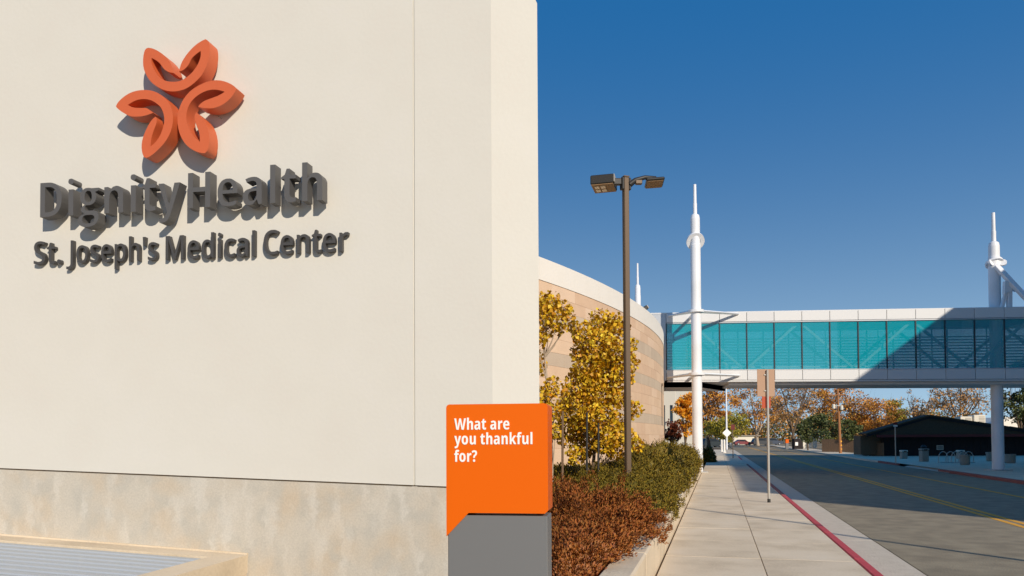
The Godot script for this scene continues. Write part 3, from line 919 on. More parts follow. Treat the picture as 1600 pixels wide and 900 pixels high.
# wing-shaped arm between a mast and the bridge: a flat tapered blade
func blade(o: Node3D, a: Vector3, b: Vector3, wa: float, wb: float, thick: float):
	var d := (b - a)
	var side := d.cross(Vector3.UP).normalized()
	var m := mb()
	var upv := side.cross(d).normalized()
	var n := 8
	var ring := func(c: Vector3, w: float, t: float) -> Array:
		return [c + side * w, c + side * w * 0.5 + upv * t, c - side * w * 0.5 + upv * t, c - side * w, c - side * w * 0.5 - upv * t, c + side * w * 0.5 - upv * t]
	var r0: Array = ring.call(a, wa, thick)
	var r1: Array = ring.call(b, wb, thick * 0.6)
	for k in 6: m.quad(r0[k], r0[(k + 1) % 6], r1[(k + 1) % 6], r1[k])
	m.poly(r1); r0.reverse(); m.poly(r0)
	put("arm", m, M.white_steel, o)
func mast_left():
	var z := 36.4
	var o := thing("bridge_mast", "white steel mast with spire standing at the hedge's end before the bridge", "mast", foot(1089.8, z))
	var hh := func(y: float) -> float: return at(1086, y, z).y
	var r := 0.238
	mast_shaft(o, hh.call(383.0), hh.call(334.0), r, hh.call(288.5))
	collar(o, hh.call(377.0), r, r * 1.8, -0.95, 0.12)
	for a in [[486.5, 490.5, 1153.0, 1046.0], [584.5, 587.0, 1155.0, 1044.0]]:
		var h: float = hh.call(a[0])
		collar(o, h, r, r * 1.55, 0.0, 0.12)
		var q := on_plane(a[2], a[1], b0 + bn * 0.02, bn) - o.position
		var q2 := on_plane(a[3], a[1] + 3.0, b0 + bn * 0.02, bn) - o.position
		blade(o, Vector3(0.15, h, 0), q, 0.17, 0.1, 0.07)
		blade(o, Vector3(-0.15, h, 0), q2, 0.17, 0.1, 0.07)
		var mid := mb()
		mid.tube([Vector3(0, h - 0.02, -0.1), Vector3(0.2, h - 0.02, -2.4)], [0.08, 0.08], 10)
		put("strut", mid, M.white_steel, o)
	var m := mb(); m.box(Vector3(0, 0.02, 0), Vector3(0.8, 0.06, 0.8), 0.01)
	put("base_plate", m, M.galv, o)
func mast_right():
	var z := 37.0
	var o := thing("bridge_mast", "white steel mast with diagonal struts passing through the glazed bridge", "mast", foot(1559.0, z))
	var hh := func(y: float) -> float: return at(1552, y, z).y
	var r := 0.262
	mast_shaft(o, hh.call(402.0), hh.call(377.0), r, hh.call(332.5))
	collar(o, hh.call(411.0), r, r * 1.5, -0.5, 0.1)
	var p := func(x, y, zz): return at(x, y, zz) - o.position
	var mm := func(a: Vector3, b: Vector3, w: float, called: String):
		var d := b - a
		var q := mb()
		var x := d.normalized(); var s := x.cross(Vector3.BACK).normalized()
		q.box((a + b) / 2.0, Vector3(d.length(), w, w), 0.02, Basis(x, s, x.cross(s)))
		put(called, q, M.white_steel, o)
	mm.call(p.call(1556, 415, 36.7), p.call(1640, 505, 35.2), 0.22, "strut")
	mm.call(p.call(1574, 450, 36.4), p.call(1562, 492, 36.6), 0.16, "strut")
	mm.call(p.call(1577, 450, 36.4), p.call(1577, 492, 36.5), 0.2, "strut")
	var q := mb()
	var g := PackedVector2Array()
	for a in [[1568, 440], [1584, 448], [1586, 456], [1580, 452], [1576, 456], [1567, 460]]:
		var v: Vector3 = p.call(a[0], a[1], 36.4)
		g.append(Vector2(v.x, v.y))
	q.extrude(g, p.call(1570, 450, 36.4).z - 0.06, p.call(1570, 450, 36.4).z + 0.14)
	put("gusset", q, M.white_steel, o)
	for sx in [-1.0, 1.0]:
		q = mb()
		q.lathe([[0.0, -0.05], [0.16, -0.05], [0.16, 0.05], [0.0, 0.05]], 16, Vector3(sx * 0.3, hh.call(412.0), 0.2), Basis(Vector3.RIGHT, 1.2) * Basis(Vector3.BACK, sx * 0.5))
		put("lug", q, M.white_steel, o)
	var m := mb(); m.box(Vector3(0, 0.02, 0), Vector3(0.85, 0.05, 0.85), 0.01)
	put("base_plate", m, M.galv, o)
func mast_behind():
	var z := 44.0
	var o := thing("bridge_mast", "top of a white mast rising behind the curved building's coping", "mast", foot(998.5, z))
	var hh := func(y: float) -> float: return at(998, y, z).y
	mast_shaft(o, hh.call(462.0), hh.call(444.0), 0.17, hh.call(411.5))

# ---------------------------------------------------------------- buildings across and along the street
func windowed(b: Node3D, o: Vector3, t: Vector3, n: Vector3, w: float, cols: int, rows: int, y0: float, dy: float, ww: float, wh: float):
	for r in rows:
		for c in cols:
			var u := w * (c + 0.5) / cols
			var m := mb()
			m.box(o + t * u + Vector3(0, y0 + r * dy, 0) + n * 0.02, Vector3(ww, wh, 0.08), 0.01, Basis(t, Vector3.UP, n))
			var win := put("window", m, M.alu, b)
			var g := mb()
			g.box(o + t * u + Vector3(0, y0 + r * dy, 0) + n * 0.045, Vector3(ww - 0.12, wh - 0.12, 0.06), 0.0, Basis(t, Vector3.UP, n))
			put("pane", g, M.window, win)
func far_buildings():
	# the tall block out of frame on the right whose shade falls over road and bridge
	var tip := gp(1158, 767)
	var az := SUN_AZ; var el := SUN_EL
	var H := 15.5
	var L := H / tan(el)
	var c := tip + Vector3(sin(az), 0, cos(az)) * L
	c.y = -0.15
	var b := thing("parking_block", "tall grey concrete block beside the forecourt across the street", "building", c)
	var q := mb()
	q.box(along * 29.0 + across * 14.0 + Vector3(0, H / 2.0 + 0.075, 0), Vector3(28.0, H + 0.15, 58.0), 0.05, Basis(across, Vector3.UP, -along))
	put("wall", q, M.plaza, b)
	windowed(b, along * 58.0, -along, -across, 58.0, 15, 4, 2.2, 3.7, 2.6, 1.9)
	# pale wing seen between the curved building and the mast
	var o := foot(1041, 62.0)
	var wing := thing("white_wing", "cream building wing with tall slit windows beyond the curved wall", "building", o)
	q = mb()
	var t := Vector3(0.93, 0, 0.37).normalized(); var n := Vector3(-t.z, 0, t.x)
	q.box(t * -6.0 - n * 5.0 + Vector3(0, 3.2, 0), Vector3(13.6, 6.6, 10.0), 0.02, Basis(t, Vector3.UP, n))
	put("wall", q, M.cream, wing)
	for k in 6:
		q = mb()
		q.box(t * (0.45 - k * 0.62) + n * 0.01 + Vector3(0, 2.6, 0), Vector3(0.2, 3.4, 0.05), 0.0, Basis(t, Vector3.UP, n))
		put("window", q, M.window, wing)
	dark_building()
	small_far_buildings()

func dark_building():
	var z := 66.0
	var o := foot(1450, z)
	var b := thing("dark_building", "low dark brown building with a shallow shingled gable across the forecourt", "building", o)
	var X := func(px: float) -> float: return (px - 1450.0) / F * z
	var Y := func(py: float) -> float: return at(1450, py, z).y
	var y_e: float = Y.call(682.0); var y_p: float = Y.call(651.0)
	var q := mb()
	q.box(Vector3((X.call(1384) + X.call(1660)) / 2.0, y_e / 2.0, -1.3), Vector3(X.call(1660) - X.call(1384), y_e + 0.2, 1.6), 0.02)
	put("wall", q, M.dark_wall, b)
	# vertical boards over the front wall
	var x: float = X.call(1384)
	while x < X.call(1655):
		q = mb()
		q.box(Vector3(x + 0.3, y_e / 2.0 - 0.02, -0.485), Vector3(0.59, y_e, 0.03), 0.006)
		put("board", q, M.dark_wall, b)
		x += 0.6
	# gable face above the wall
	q = mb()
	q.extrude(PackedVector2Array([Vector2(X.call(1352), Y.call(680.0)), Vector2(X.call(1665), Y.call(683.0)), Vector2(X.call(1448), y_p - 0.1)]), -0.6, 0.4)
	put("gable", q, M.shingle, b)
	q = mb()
	q.box(Vector3((X.call(1366) + X.call(1660)) / 2.0, Y.call(681.0), 0.44), Vector3(X.call(1660) - X.call(1366), 0.22, 0.1), 0.01)
	put("fascia_board", q, M.red_fascia, b)
	# roof slopes with barge boards
	for s in [[1350.0, 678.5, 1448.0, 650.5], [1672.0, 684.0, 1448.0, 650.5]]:
		var a := Vector2(X.call(s[0]), Y.call(s[1])); var c := Vector2(X.call(s[2]), Y.call(s[3]))
		var d := (c - a).normalized(); var nn := Vector2(-d.y, d.x)
		if nn.y < 0: nn = -nn
		q = mb()
		q.extrude(PackedVector2Array([a, c, c + nn * 0.08, a + nn * 0.08]), -1.0, 0.55)
		var roof := put("roof_slope", q, M.shingle, b)
		q = mb()
		q.extrude(PackedVector2Array([a - nn * 0.2, c - nn * 0.2, c - nn * 0.002, a - nn * 0.002]), 0.42, 0.5)
		put("barge_board", q, M.dark_wall, roof)
		var steps := 9
		for k in steps:
			var e := a.lerp(c, (k + 0.5) / steps)
			q = mb()
			q.box(Vector3(e.x + nn.x * 0.1, e.y + nn.y * 0.1, -0.23), Vector3((c - a).length() / steps, 0.04, 1.6), 0.0, Basis(Vector3(d.x, d.y, 0), Vector3(nn.x, nn.y, 0), Vector3.BACK).rotated(Vector3.BACK, 0.02 * signf(d.x)))
			put("shingle_course", q, M.shingle, roof)
	# side porch to the left
	q = mb()
	q.box(Vector3((X.call(1352) + X.call(1384)) / 2.0, y_e / 2.0 + 0.1, -1.6), Vector3(X.call(1384) - X.call(1352), y_e, 1.4), 0.02)
	put("porch", q, M.wood, b)
	var s := thing("wall_notice", "pale notice board fixed to the dark building's wall", "notice", o + Vector3(X.call(1473), Y.call(699.5), -0.44))
	q = mb(); q.box(Vector3.ZERO, Vector3(0.58, 0.4, 0.04), 0.008)
	put("panel", q, M.cream, s)
	q = mb(); q.box(Vector3(0, 0.0, 0.022), Vector3(0.5, 0.32, 0.008), 0.0)
	put("sheet", q, M.bin, s)
	# rooftop units on the right slope
	for a in [[1505.0, 656.5, 18.0, 11.0, -6.0, "louvred pale rooftop unit beside a boxier cream one"], [1526.0, 655.0, 18.0, 13.0, -6.5, "boxy cream rooftop unit beside a louvred one"]]:
		var zz: float = z + 6.0
		var k := zz / F
		var u := thing("rooftop_unit", a[5] + " on the dark building", "air unit", at(a[0], a[1], zz) - Vector3(0, a[3] * k / 2.0, 0))
		q = mb(); q.box(Vector3(0, a[3] * k / 2.0, 0), Vector3(a[2] * k, a[3] * k, 1.0), 0.03)
		put("casing", q, M.cream, u)
		q = mb(); q.box(Vector3(0, -0.35, 0), Vector3(a[2] * k * 0.8, 0.72, 0.8), 0.0)
		put("stand", q, M.galv, u)
		for j in 4:
			q = mb(); q.box(Vector3(a[2] * k * 0.16, a[3] * k * (0.25 + 0.17 * j), 0.5), Vector3(a[2] * k * 0.5, 0.05, 0.03), 0.0)
			put("louvre", q, M.bin, u)

func small_far_buildings():
	# house with pale roof behind the right mast
	var o := foot(1560, 92.0)
	var b := thing("white_house", "white walled house with pale hipped roof behind the dark building", "house", o)
	var q := mb(); q.box(Vector3(0.8, 1.2, 0), Vector3(8.0, 2.4, 6.0), 0.03)
	put("wall", q, M.cream, b)
	q = mb()
	q.extrude(PackedVector2Array([Vector2(-3.6, 2.4), Vector2(5.2, 2.4), Vector2(3.0, 3.9), Vector2(-1.6, 3.9)]), -3.3, 3.3)
	put("roof", q, M.coping, b)
	# low white garage at the end of the street
	o = foot(1160, 222.0, -0.2)
	b = thing("white_garage", "low white garage with flat roof at the street's end", "building", o)
	q = mb(); q.box(Vector3(-0.5, 1.2, 0), Vector3(6.0, 2.4, 6.0), 0.03)
	put("wall", q, M.cream, b)
	q = mb(); q.box(Vector3(-0.2, 2.5, 0), Vector3(9.0, 0.25, 6.8), 0.03)
	put("roof", q, M.bin, b)
	# white gate piers and wall
	for k in 3:
		var g := thing("gate_pier", ["white rendered gate pier nearest the dark cabinet", "white rendered gate pier between two others", "white rendered gate pier nearest the utility pole"][k], "pier", foot(1256.0 + k * 8.5, 118.0), "white piers before the evergreens")
		q = mb(); q.box(Vector3(0, 0.9, 0), Vector3(0.5, 1.8, 0.5), 0.03)
		put("shaft", q, M.cream, g)
		q = mb(); q.box(Vector3(0, 1.85, 0), Vector3(0.62, 0.12, 0.62), 0.02)
		put("cap", q, M.coping, g)
	b = thing("utility_cabinet", "dark cabinet with a white notice near the white piers", "cabinet", foot(1246, 112.0))
	q = mb(); q.box(Vector3(0, 0.75, 0), Vector3(1.3, 1.5, 0.9), 0.04)
	put("casing", q, M.dark_wall, b)
	q = mb(); q.box(Vector3(-0.3, 0.75, 0.46), Vector3(0.4, 0.5, 0.02), 0.0)
	put("notice", q, M.white_print, b)
	# small totem far down the street
	b = thing("totem_sign", "small orange and grey totem far down the street by the dark cabinet", "sign", foot(1229.5, 112.0))
	q = mb(); q.box(Vector3(0, 0.42, 0), Vector3(0.42, 0.85, 0.25), 0.01)
	put("grey_base", q, M.totem_grey, b)
	q = mb(); q.box(Vector3(0, 1.14, 0), Vector3(0.46, 0.58, 0.28), 0.01)
	put("orange_cabinet", q, M.totem_orange, b)
	# plank fences
	for f in [[1284.0, 1337.0, 88.0, 1.45, "brown plank fence behind the utility pole"], [1346.0, 1381.0, 69.0, 1.15, "dark plank fence panel beside the dark building's porch"]]:
		var a := foot(f[0], f[2]); var c := foot(f[1], f[2] - 3.0)
		var fe := thing("plank_fence", f[4], "fence", a)
		var d := c - a
		var n := int(d.length() / 0.2)
		for k in n:
			q = mb()
			var p := d * ((k + 0.5) / n)
			q.box(p + Vector3(0, f[3] / 2.0 + rng.randf_range(-0.03, 0.03), 0), Vector3(d.length() / n - 0.015, f[3], 0.03), 0.0, Basis(d.normalized(), Vector3.UP, d.normalized().cross(Vector3.UP)))
			put("plank", q, M.wood, fe)
		q = mb()
		q.box(d / 2.0 + Vector3(0, f[3] * 0.8, -0.05), Vector3(d.length(), 0.1, 0.05), 0.0, Basis(d.normalized(), Vector3.UP, d.normalized().cross(Vector3.UP)))
		put("rail", q, M.wood, fe)

# ---------------------------------------------------------------- street furniture
func street_things():
	lamp_post()
	# tall lamp out of frame whose thin shade crosses the pavement
	var az := SUN_AZ; var el := SUN_EL
	var tip := gp(1040, 790)
	var hgt := 8.6
	var o := thing("street_light", "tall slim street light on the forecourt edge opposite the hedge", "street light", tip + Vector3(sin(az), 0, cos(az)) * (hgt / tan(el)))
	var m := mb(); m.lathe([[0.075, 0.0], [0.05, hgt]], 14)
	put("pole", m, M.galv, o)
	m = mb(); m.lathe([[0.0, 0.0], [0.2, 0.0], [0.2, 0.06], [0.09, 0.1]], 14)
	put("base", m, M.galv, o)
	m = mb(); m.tube([Vector3(0, hgt - 0.1, 0), across * -0.9 + Vector3(0, hgt + 0.2, 0), across * -1.8 + Vector3(0, hgt + 0.25, 0)], [0.035, 0.03, 0.03], 8)
	put("arm", m, M.galv, o)
	m = mb(); m.box(across * -2.0 + Vector3(0, hgt + 0.24, 0), Vector3(0.6, 0.12, 0.28), 0.03, Basis(across, Vector3.UP, -along))
	put("lamp_head", m, M.galv, o)
	road_sign()
	far_posts()
	forecourt()
	utility_pole()

func lamp_post():
	var z := 15.0
	var o := thing("lamp_post", "square bronze lamp post with two black heads rising from the hedge", "lamp post", foot(980.8, z))
	var k := z / F
	var hh := func(y: float) -> float: return at(978, y, z).y
	var top: float = hh.call(277.5)
	var turn := Basis(Vector3.UP, 0.35)
	var m := mb()
	m.box(Vector3(0, top / 2.0, 0), Vector3(0.108, top, 0.108), 0.012, turn)
	put("pole", m, M.bronze, o)
	m = mb(); m.box(Vector3(0, top + 0.01, 0), Vector3(0.13, 0.03, 0.13), 0.008, turn)
	put("pole_cap", m, M.bronze, o)
	for sx in [-1.0, 1.0]:
		m = mb(); m.box(turn * Vector3(sx * 0.075, top - 0.13, 0), Vector3(0.05, 0.24, 0.12), 0.012, turn)
		put("bracket", m, M.black_metal, o)
	# left head: deep box along the street, seen from below
	var hb := Basis(Vector3.UP, -TH)
	var c := at(941.5, 282.0, z) - o.position
	m = mb(); m.box(Vector3((c.x + 0.2 - 0.09) / 2.0, c.y - 0.03, 0.0), Vector3(absf(c.x + 0.2 + 0.09) + 0.08, 0.13, 0.1), 0.015)
	put("arm", m, M.black_metal, o)
	m = mb(); m.box(c + hb * Vector3(0, 0, -0.18), Vector3(0.46, 0.185, 0.56), 0.02, hb)
	var head := put("lamp_head", m, M.black_metal, o)
	m = mb(); m.box(c + hb * Vector3(0, -0.097, -0.18), Vector3(0.43, 0.012, 0.52), 0.0, hb)
	put("led_board", m, M.led_board, head)
	for a in 2:
		for b in 2:
			m = mb(); m.box(c + hb * Vector3(-0.12 + a * 0.12, -0.107, -0.08 - b * 0.2), Vector3(0.09, 0.012, 0.14), 0.0, hb)
			put("led_module", m, M.led, head)
	m = mb(); m.box(c + hb * Vector3(0.237, 0.01, -0.05), Vector3(0.016, 0.15, 0.3), 0.004, hb)
	put("end_plate", m, M.galv, head)
	# right head: sloping arm, flat head turned outward
	var e := at(1024, 280, z) - o.position
	m = mb()
	m.tube([Vector3(0.08, top - 0.14, 0), Vector3(0.2, top - 0.05, 0.0), Vector3(0.38, top + 0.0, 0.0), e + Vector3(0.02, 0.05, -0.1)], [0.06, 0.05, 0.045, 0.045], 8)
	put("arm", m, M.black_metal, o)
	var rb := Basis(Vector3.UP, -0.1) * Basis(Vector3.BACK, 0.04)
	m = mb(); m.box(e + rb * Vector3(0, 0, -0.2), Vector3(0.36, 0.06, 0.50), 0.02, rb)
	head = put("lamp_head", m, M.black_metal, o)
	m = mb(); m.box(e + rb * Vector3(0, -0.034, -0.2), Vector3(0.31, 0.012, 0.44), 0.0, rb)
	put("led_board", m, M.led_board, head)
	m = mb(); m.box(at(998, 285, z) - o.position, Vector3(0.13, 0.08, 0.1), 0.01)
	put("sensor", m, M.bronze, o)

func road_sign():
	var base := gp(1201.5, 785)
	var z := -base.z
	var o := thing("road_sign", "slim post carrying the tan back of a sign above a small red plate", "road sign", base)
	var k := z / F
	var top := at(1198, 578, z).y
	var m := mb(); m.box(Vector3(0, top / 2.0, 0), Vector3(0.05, top, 0.05), 0.006, Basis(Vector3.UP, 0.3))
	put("post", m, M.galv, o)
	m = mb(); m.lathe([[0.04, 0.0], [0.04, 0.08], [0.03, 0.09]], 12)
	put("sleeve", m, M.black_metal, o)
	var c := at(1197.5, 598, z) - base
	m = mb(); m.box(c + Vector3(0, 0, -0.035), Vector3(27.5 * k, 43.0 * k, 0.008), 0.003)
	var p := put("sign_plate", m, M.sign_back, o)
	for y in [-0.2, 0.2]:
		m = mb(); m.box(c + Vector3(0, y, -0.02), Vector3(0.1, 0.03, 0.02), 0.003)
		put("clip", m, M.galv, p)
	c = at(1198.0, 628.5, z) - base
	m = mb(); m.box(c + Vector3(0, 0, -0.037), Vector3(13.5 * k, 18.0 * k, 0.008), 0.003)
	put("red_plate", m, M.sign_red, o)

func far_posts():
	# tall white pole with a diamond sign
	var z := 110.0
	var o := thing("street_light", "slender white light pole with a diamond sign beyond the bridge", "street light", foot(1135.5, z))
	var top := 10.5
	var m := mb(); m.lathe([[0.14, 0.0], [0.08, top]], 12)
	put("pole", m, M.white_steel, o)
	m = mb(); m.tube([Vector3(0, top - 0.1, 0), across * 2.0 + Vector3(0, top + 0.3, 0)], [0.06, 0.04], 8)
	put("arm", m, M.white_steel, o)
	m = mb(); m.box(Vector3(0, at(1135, 676.5, z).y, 0.13), Vector3(0.9, 0.9, 0.01), 0.003, Basis(Vector3.BACK, PI / 4))
	put("diamond_plate", m, M.white_print, o)
	o = thing("road_sign", "dark sign plate on a thin post at the kerb beneath the bridge", "road sign", foot(1145.0, 62.0))
	m = mb(); m.box(Vector3(0, 1.4, 0), Vector3(0.06, 2.8, 0.06), 0.006)
	put("post", m, M.bronze, o)
	m = mb(); m.box(Vector3(0, 2.5, 0.04), Vector3(0.32, 0.42, 0.01), 0.003)
	put("sign_plate", m, M.red_fascia, o)
	for a in [[1127.5, 92.0], [1131.5, 86.0]]:
		o = thing("bollard", "stout white bollard beside the slender light pole" if a[0] > 1130 else "white bollard next to the stouter one by the slender light pole", "bollard", foot(a[0], a[1]), "white bollards by the light pole")
		m = mb(); m.lathe([[0.12, 0.0], [0.12, 1.3], [0.10, 1.45], [0.0, 1.48]], 14)
		put("post", m, M.coping, o)
		m = mb(); m.lathe([[0.2, 0.0], [0.2, 0.1], [0.12, 0.13]], 14)
		put("foot", m, M.coping, o)
	# sign post on the forecourt
	o = thing("road_sign", "thin post with a small white plate before the dark building", "road sign", foot(1399.0, 47.5))
	m = mb(); m.box(Vector3(0, 1.25, 0), Vector3(0.05, 2.5, 0.05), 0.006)
	put("post", m, M.galv, o)
	m = mb(); m.box(Vector3(0, 2.32, 0.03), Vector3(0.26, 0.1, 0.01), 0.002)
	put("sign_plate", m, M.white_print, o)
	m = mb(); m.box(Vector3(0, 2.46, 0.03), Vector3(0.26, 0.14, 0.01), 0.002)
	put("upper_plate", m, M.red_fascia, o)

func forecourt():
	var m: MB
	# litter bins and planters of exposed concrete
	for a in [[1411.5, 58.0, 0.42, 0.5, "square concrete litter bin with a pale lid by the thin sign post", "bin", true],
			[1443.0, 51.0, 0.46, 0.72, "square concrete litter bin with a bag tied on top", "bin", false],
			[1507.0, 44.5, 0.52, 0.58, "squat round concrete planter in front of the bicycle rack", "planter", false],
			[1547.0, 51.0, 0.5, 0.6, "round concrete planter just behind the bridge mast's foot", "planter", false],
			[1577.5, 47.0, 0.58, 0.55, "wide round concrete planter beside the bridge mast's foot", "planter", false],
			[1500.0, 57.0, 0.42, 0.5, "square concrete litter bin behind the bicycle rack", "bin", true]]:
		var o := thing("litter_bin" if a[5] == "bin" else "planter", a[4], a[5], foot(a[0], a[1]))
		m = mb()
		if a[5] == "bin":
			m.box(Vector3(0, a[3] / 2.0, 0), Vector3(a[2], a[3], a[2]), 0.04)
			put("body", m, M.bin, o)
			m = mb(); m.box(Vector3(0, a[3] + 0.08, 0), Vector3(a[2] * 1.08, 0.12, a[2] * 1.08), 0.03)
			put("lid", m, M.cream if a[6] else M.bin, o)
			m = mb(); m.box(Vector3(0, a[3] + 0.06, a[2] * 0.545), Vector3(a[2] * 0.5, 0.06, 0.02), 0.0)
			put("opening", m, M.black_metal, o)
			if not a[6]:
				m = mb()
				m.lathe([[0.0, 0.0], [0.16, 0.02], [0.2, 0.1], [0.12, 0.2], [0.03, 0.24], [0.08, 0.3], [0.0, 0.29]], 9, Vector3(0, a[3] + 0.14, 0))
				put("bag", m, M.black_metal, o)
		else:
			m.lathe([[a[2] * 0.42, 0.0], [a[2] * 0.5, 0.04], [a[2] * 0.52, a[3] * 0.8], [a[2] * 0.56, a[3] * 0.84], [a[2] * 0.56, a[3]], [a[2] * 0.46, a[3]], [a[2] * 0.44, a[3] - 0.08], [0.0, a[3] - 0.08]], 20)
			put("bowl", m, M.bin, o)
			m = mb(); m.lathe([[a[2] * 0.435, a[3] - 0.07], [a[2] * 0.3, a[3] - 0.02], [0.0, a[3]]], 14)
			put("soil", m, M.soil, o)
	# bicycle rack: a row of hoops
	var r := thing("bicycle_rack", "row of bent pipe hoops forming a bicycle rack on the forecourt", "bicycle rack", foot(1496.0, 48.0))
	for k in 5:
		m = mb()
		var path := []
		var rad := []
		var cx := -0.88 + k * 0.4
		for j in 15:
			var t := PI * j / 14.0
			path.append(Vector3(cx - cos(t) * 0.3, 0.25 + sin(t) * 0.45 if j > 0 and j < 14 else 0.0, (k % 2) * 0.12 - 0.06))
			rad.append(0.024)
		m.tube(path, rad, 8)
		put("hoop", m, M.galv, r)
	m = mb(); m.box(Vector3(-0.08, 0.02, 0), Vector3(2.2, 0.04, 0.3), 0.005)
	put("base_rail", m, M.galv, r)

func utility_pole():
	var z := 80.0
	var o := thing("utility_pole", "brown wooden utility pole with transformer can and crossarm", "utility pole", foot(1313.0, z))
	var top := at(1308, 608, z).y
	var m := mb(); m.tube([Vector3(0, 0, 0), Vector3(-0.1, top * 0.5, 0), Vector3(-0.22, top, 0)], [0.16, 0.13, 0.1], 12)
	put("pole", m, M.pole_wood, o)
	m = mb(); m.box(Vector3(-0.3, top - 0.6, 0.12), Vector3(1.7, 0.1, 0.1), 0.01, Basis(Vector3.BACK, 0.03))
	put("crossarm", m, M.pole_wood, o)
	for k in 4:
		m = mb(); m.lathe([[0.03, 0.0], [0.05, 0.06], [0.03, 0.12], [0.0, 0.13]], 8, Vector3(-1.0 + k * 0.45, top - 0.54, 0.12))
		put("insulator", m, M.cream, o)
	m = mb(); m.lathe([[0.0, 0.0], [0.14, 0.02], [0.16, 0.08], [0.16, 0.42], [0.12, 0.48], [0.0, 0.5]], 14, Vector3(0.08, at(1311, 641, z).y, 0.24))
	put("transformer", m, M.cream, o)
	m = mb(); m.lathe([[0.0, 0.0], [0.14, 0.02], [0.16, 0.08], [0.16, 0.42], [0.12, 0.48], [0.0, 0.5]], 14, Vector3(-0.75, at(1311, 639, z).y, 0.24))
	put("transformer", m, M.cream, o)
	m = mb(); m.box(Vector3(-0.4, at(1311, 634, z).y, 0.12), Vector3(1.0, 0.07, 0.07), 0.0)
	put("bracket", m, M.galv, o)
	for k in 3:
		m = mb(); m.lathe([[0.155, 0.35 + k * 0.4], [0.152, 0.5 + k * 0.4]], 12)
		put("marker_band", m, M.yellow, o)

# ---------------------------------------------------------------- planting
func leaf(m: MB, c: Vector3, size: float, out: Vector3, col: Color, narrow := 1.0, stray := 0.9, round_ := 0.0):
	var d := (out + Vector3(rng.randf_range(-1, 1), rng.randf_range(-1, 1), rng.randf_range(-1, 1)) * stray).normalized()
	var s := d.cross(Vector3(rng.randf_range(-1, 1), rng.randf_range(-1, 1), rng.randf_range(-1, 1))).normalized()
	var n := s.cross(d)
	m.col = col
	var a := c; var b := c + d * size * 0.62 + s * size * 0.5 * narrow + n * size * 0.12; var t := c + d * size; var e := c + d * size * 0.62 - s * size * 0.5 * narrow - n * size * 0.06
	var nn := n if n.dot(out) > 0 else -n
	if n.dot(out) > 0:
		m.P.append(a); m.P.append(t); m.P.append(b); m.P.append(a); m.P.append(e); m.P.append(t)
	else:
		m.P.append(a); m.P.append(b); m.P.append(t); m.P.append(a); m.P.append(t); m.P.append(e)
	nn = (nn + out * round_).normalized()
	for k in 6:
		m.N.append(nn); m.C.append(col)
func pick(pal: Array) -> Color:
	var a: Color = pal[rng.randi() % pal.size()]; var b: Color = pal[rng.randi() % pal.size()]
	var c := a.lerp(b, rng.randf()).srgb_to_linear()
	var f := rng.randf_range(0.8, 1.15)
	return Color(c.r * f, c.g * f, c.b * f)
func rand_dir() -> Vector3:
	var z := rng.randf_range(-1, 1); var a := rng.randf() * TAU
	var r := sqrt(1 - z * z)
	return Vector3(r * cos(a), z, r * sin(a))

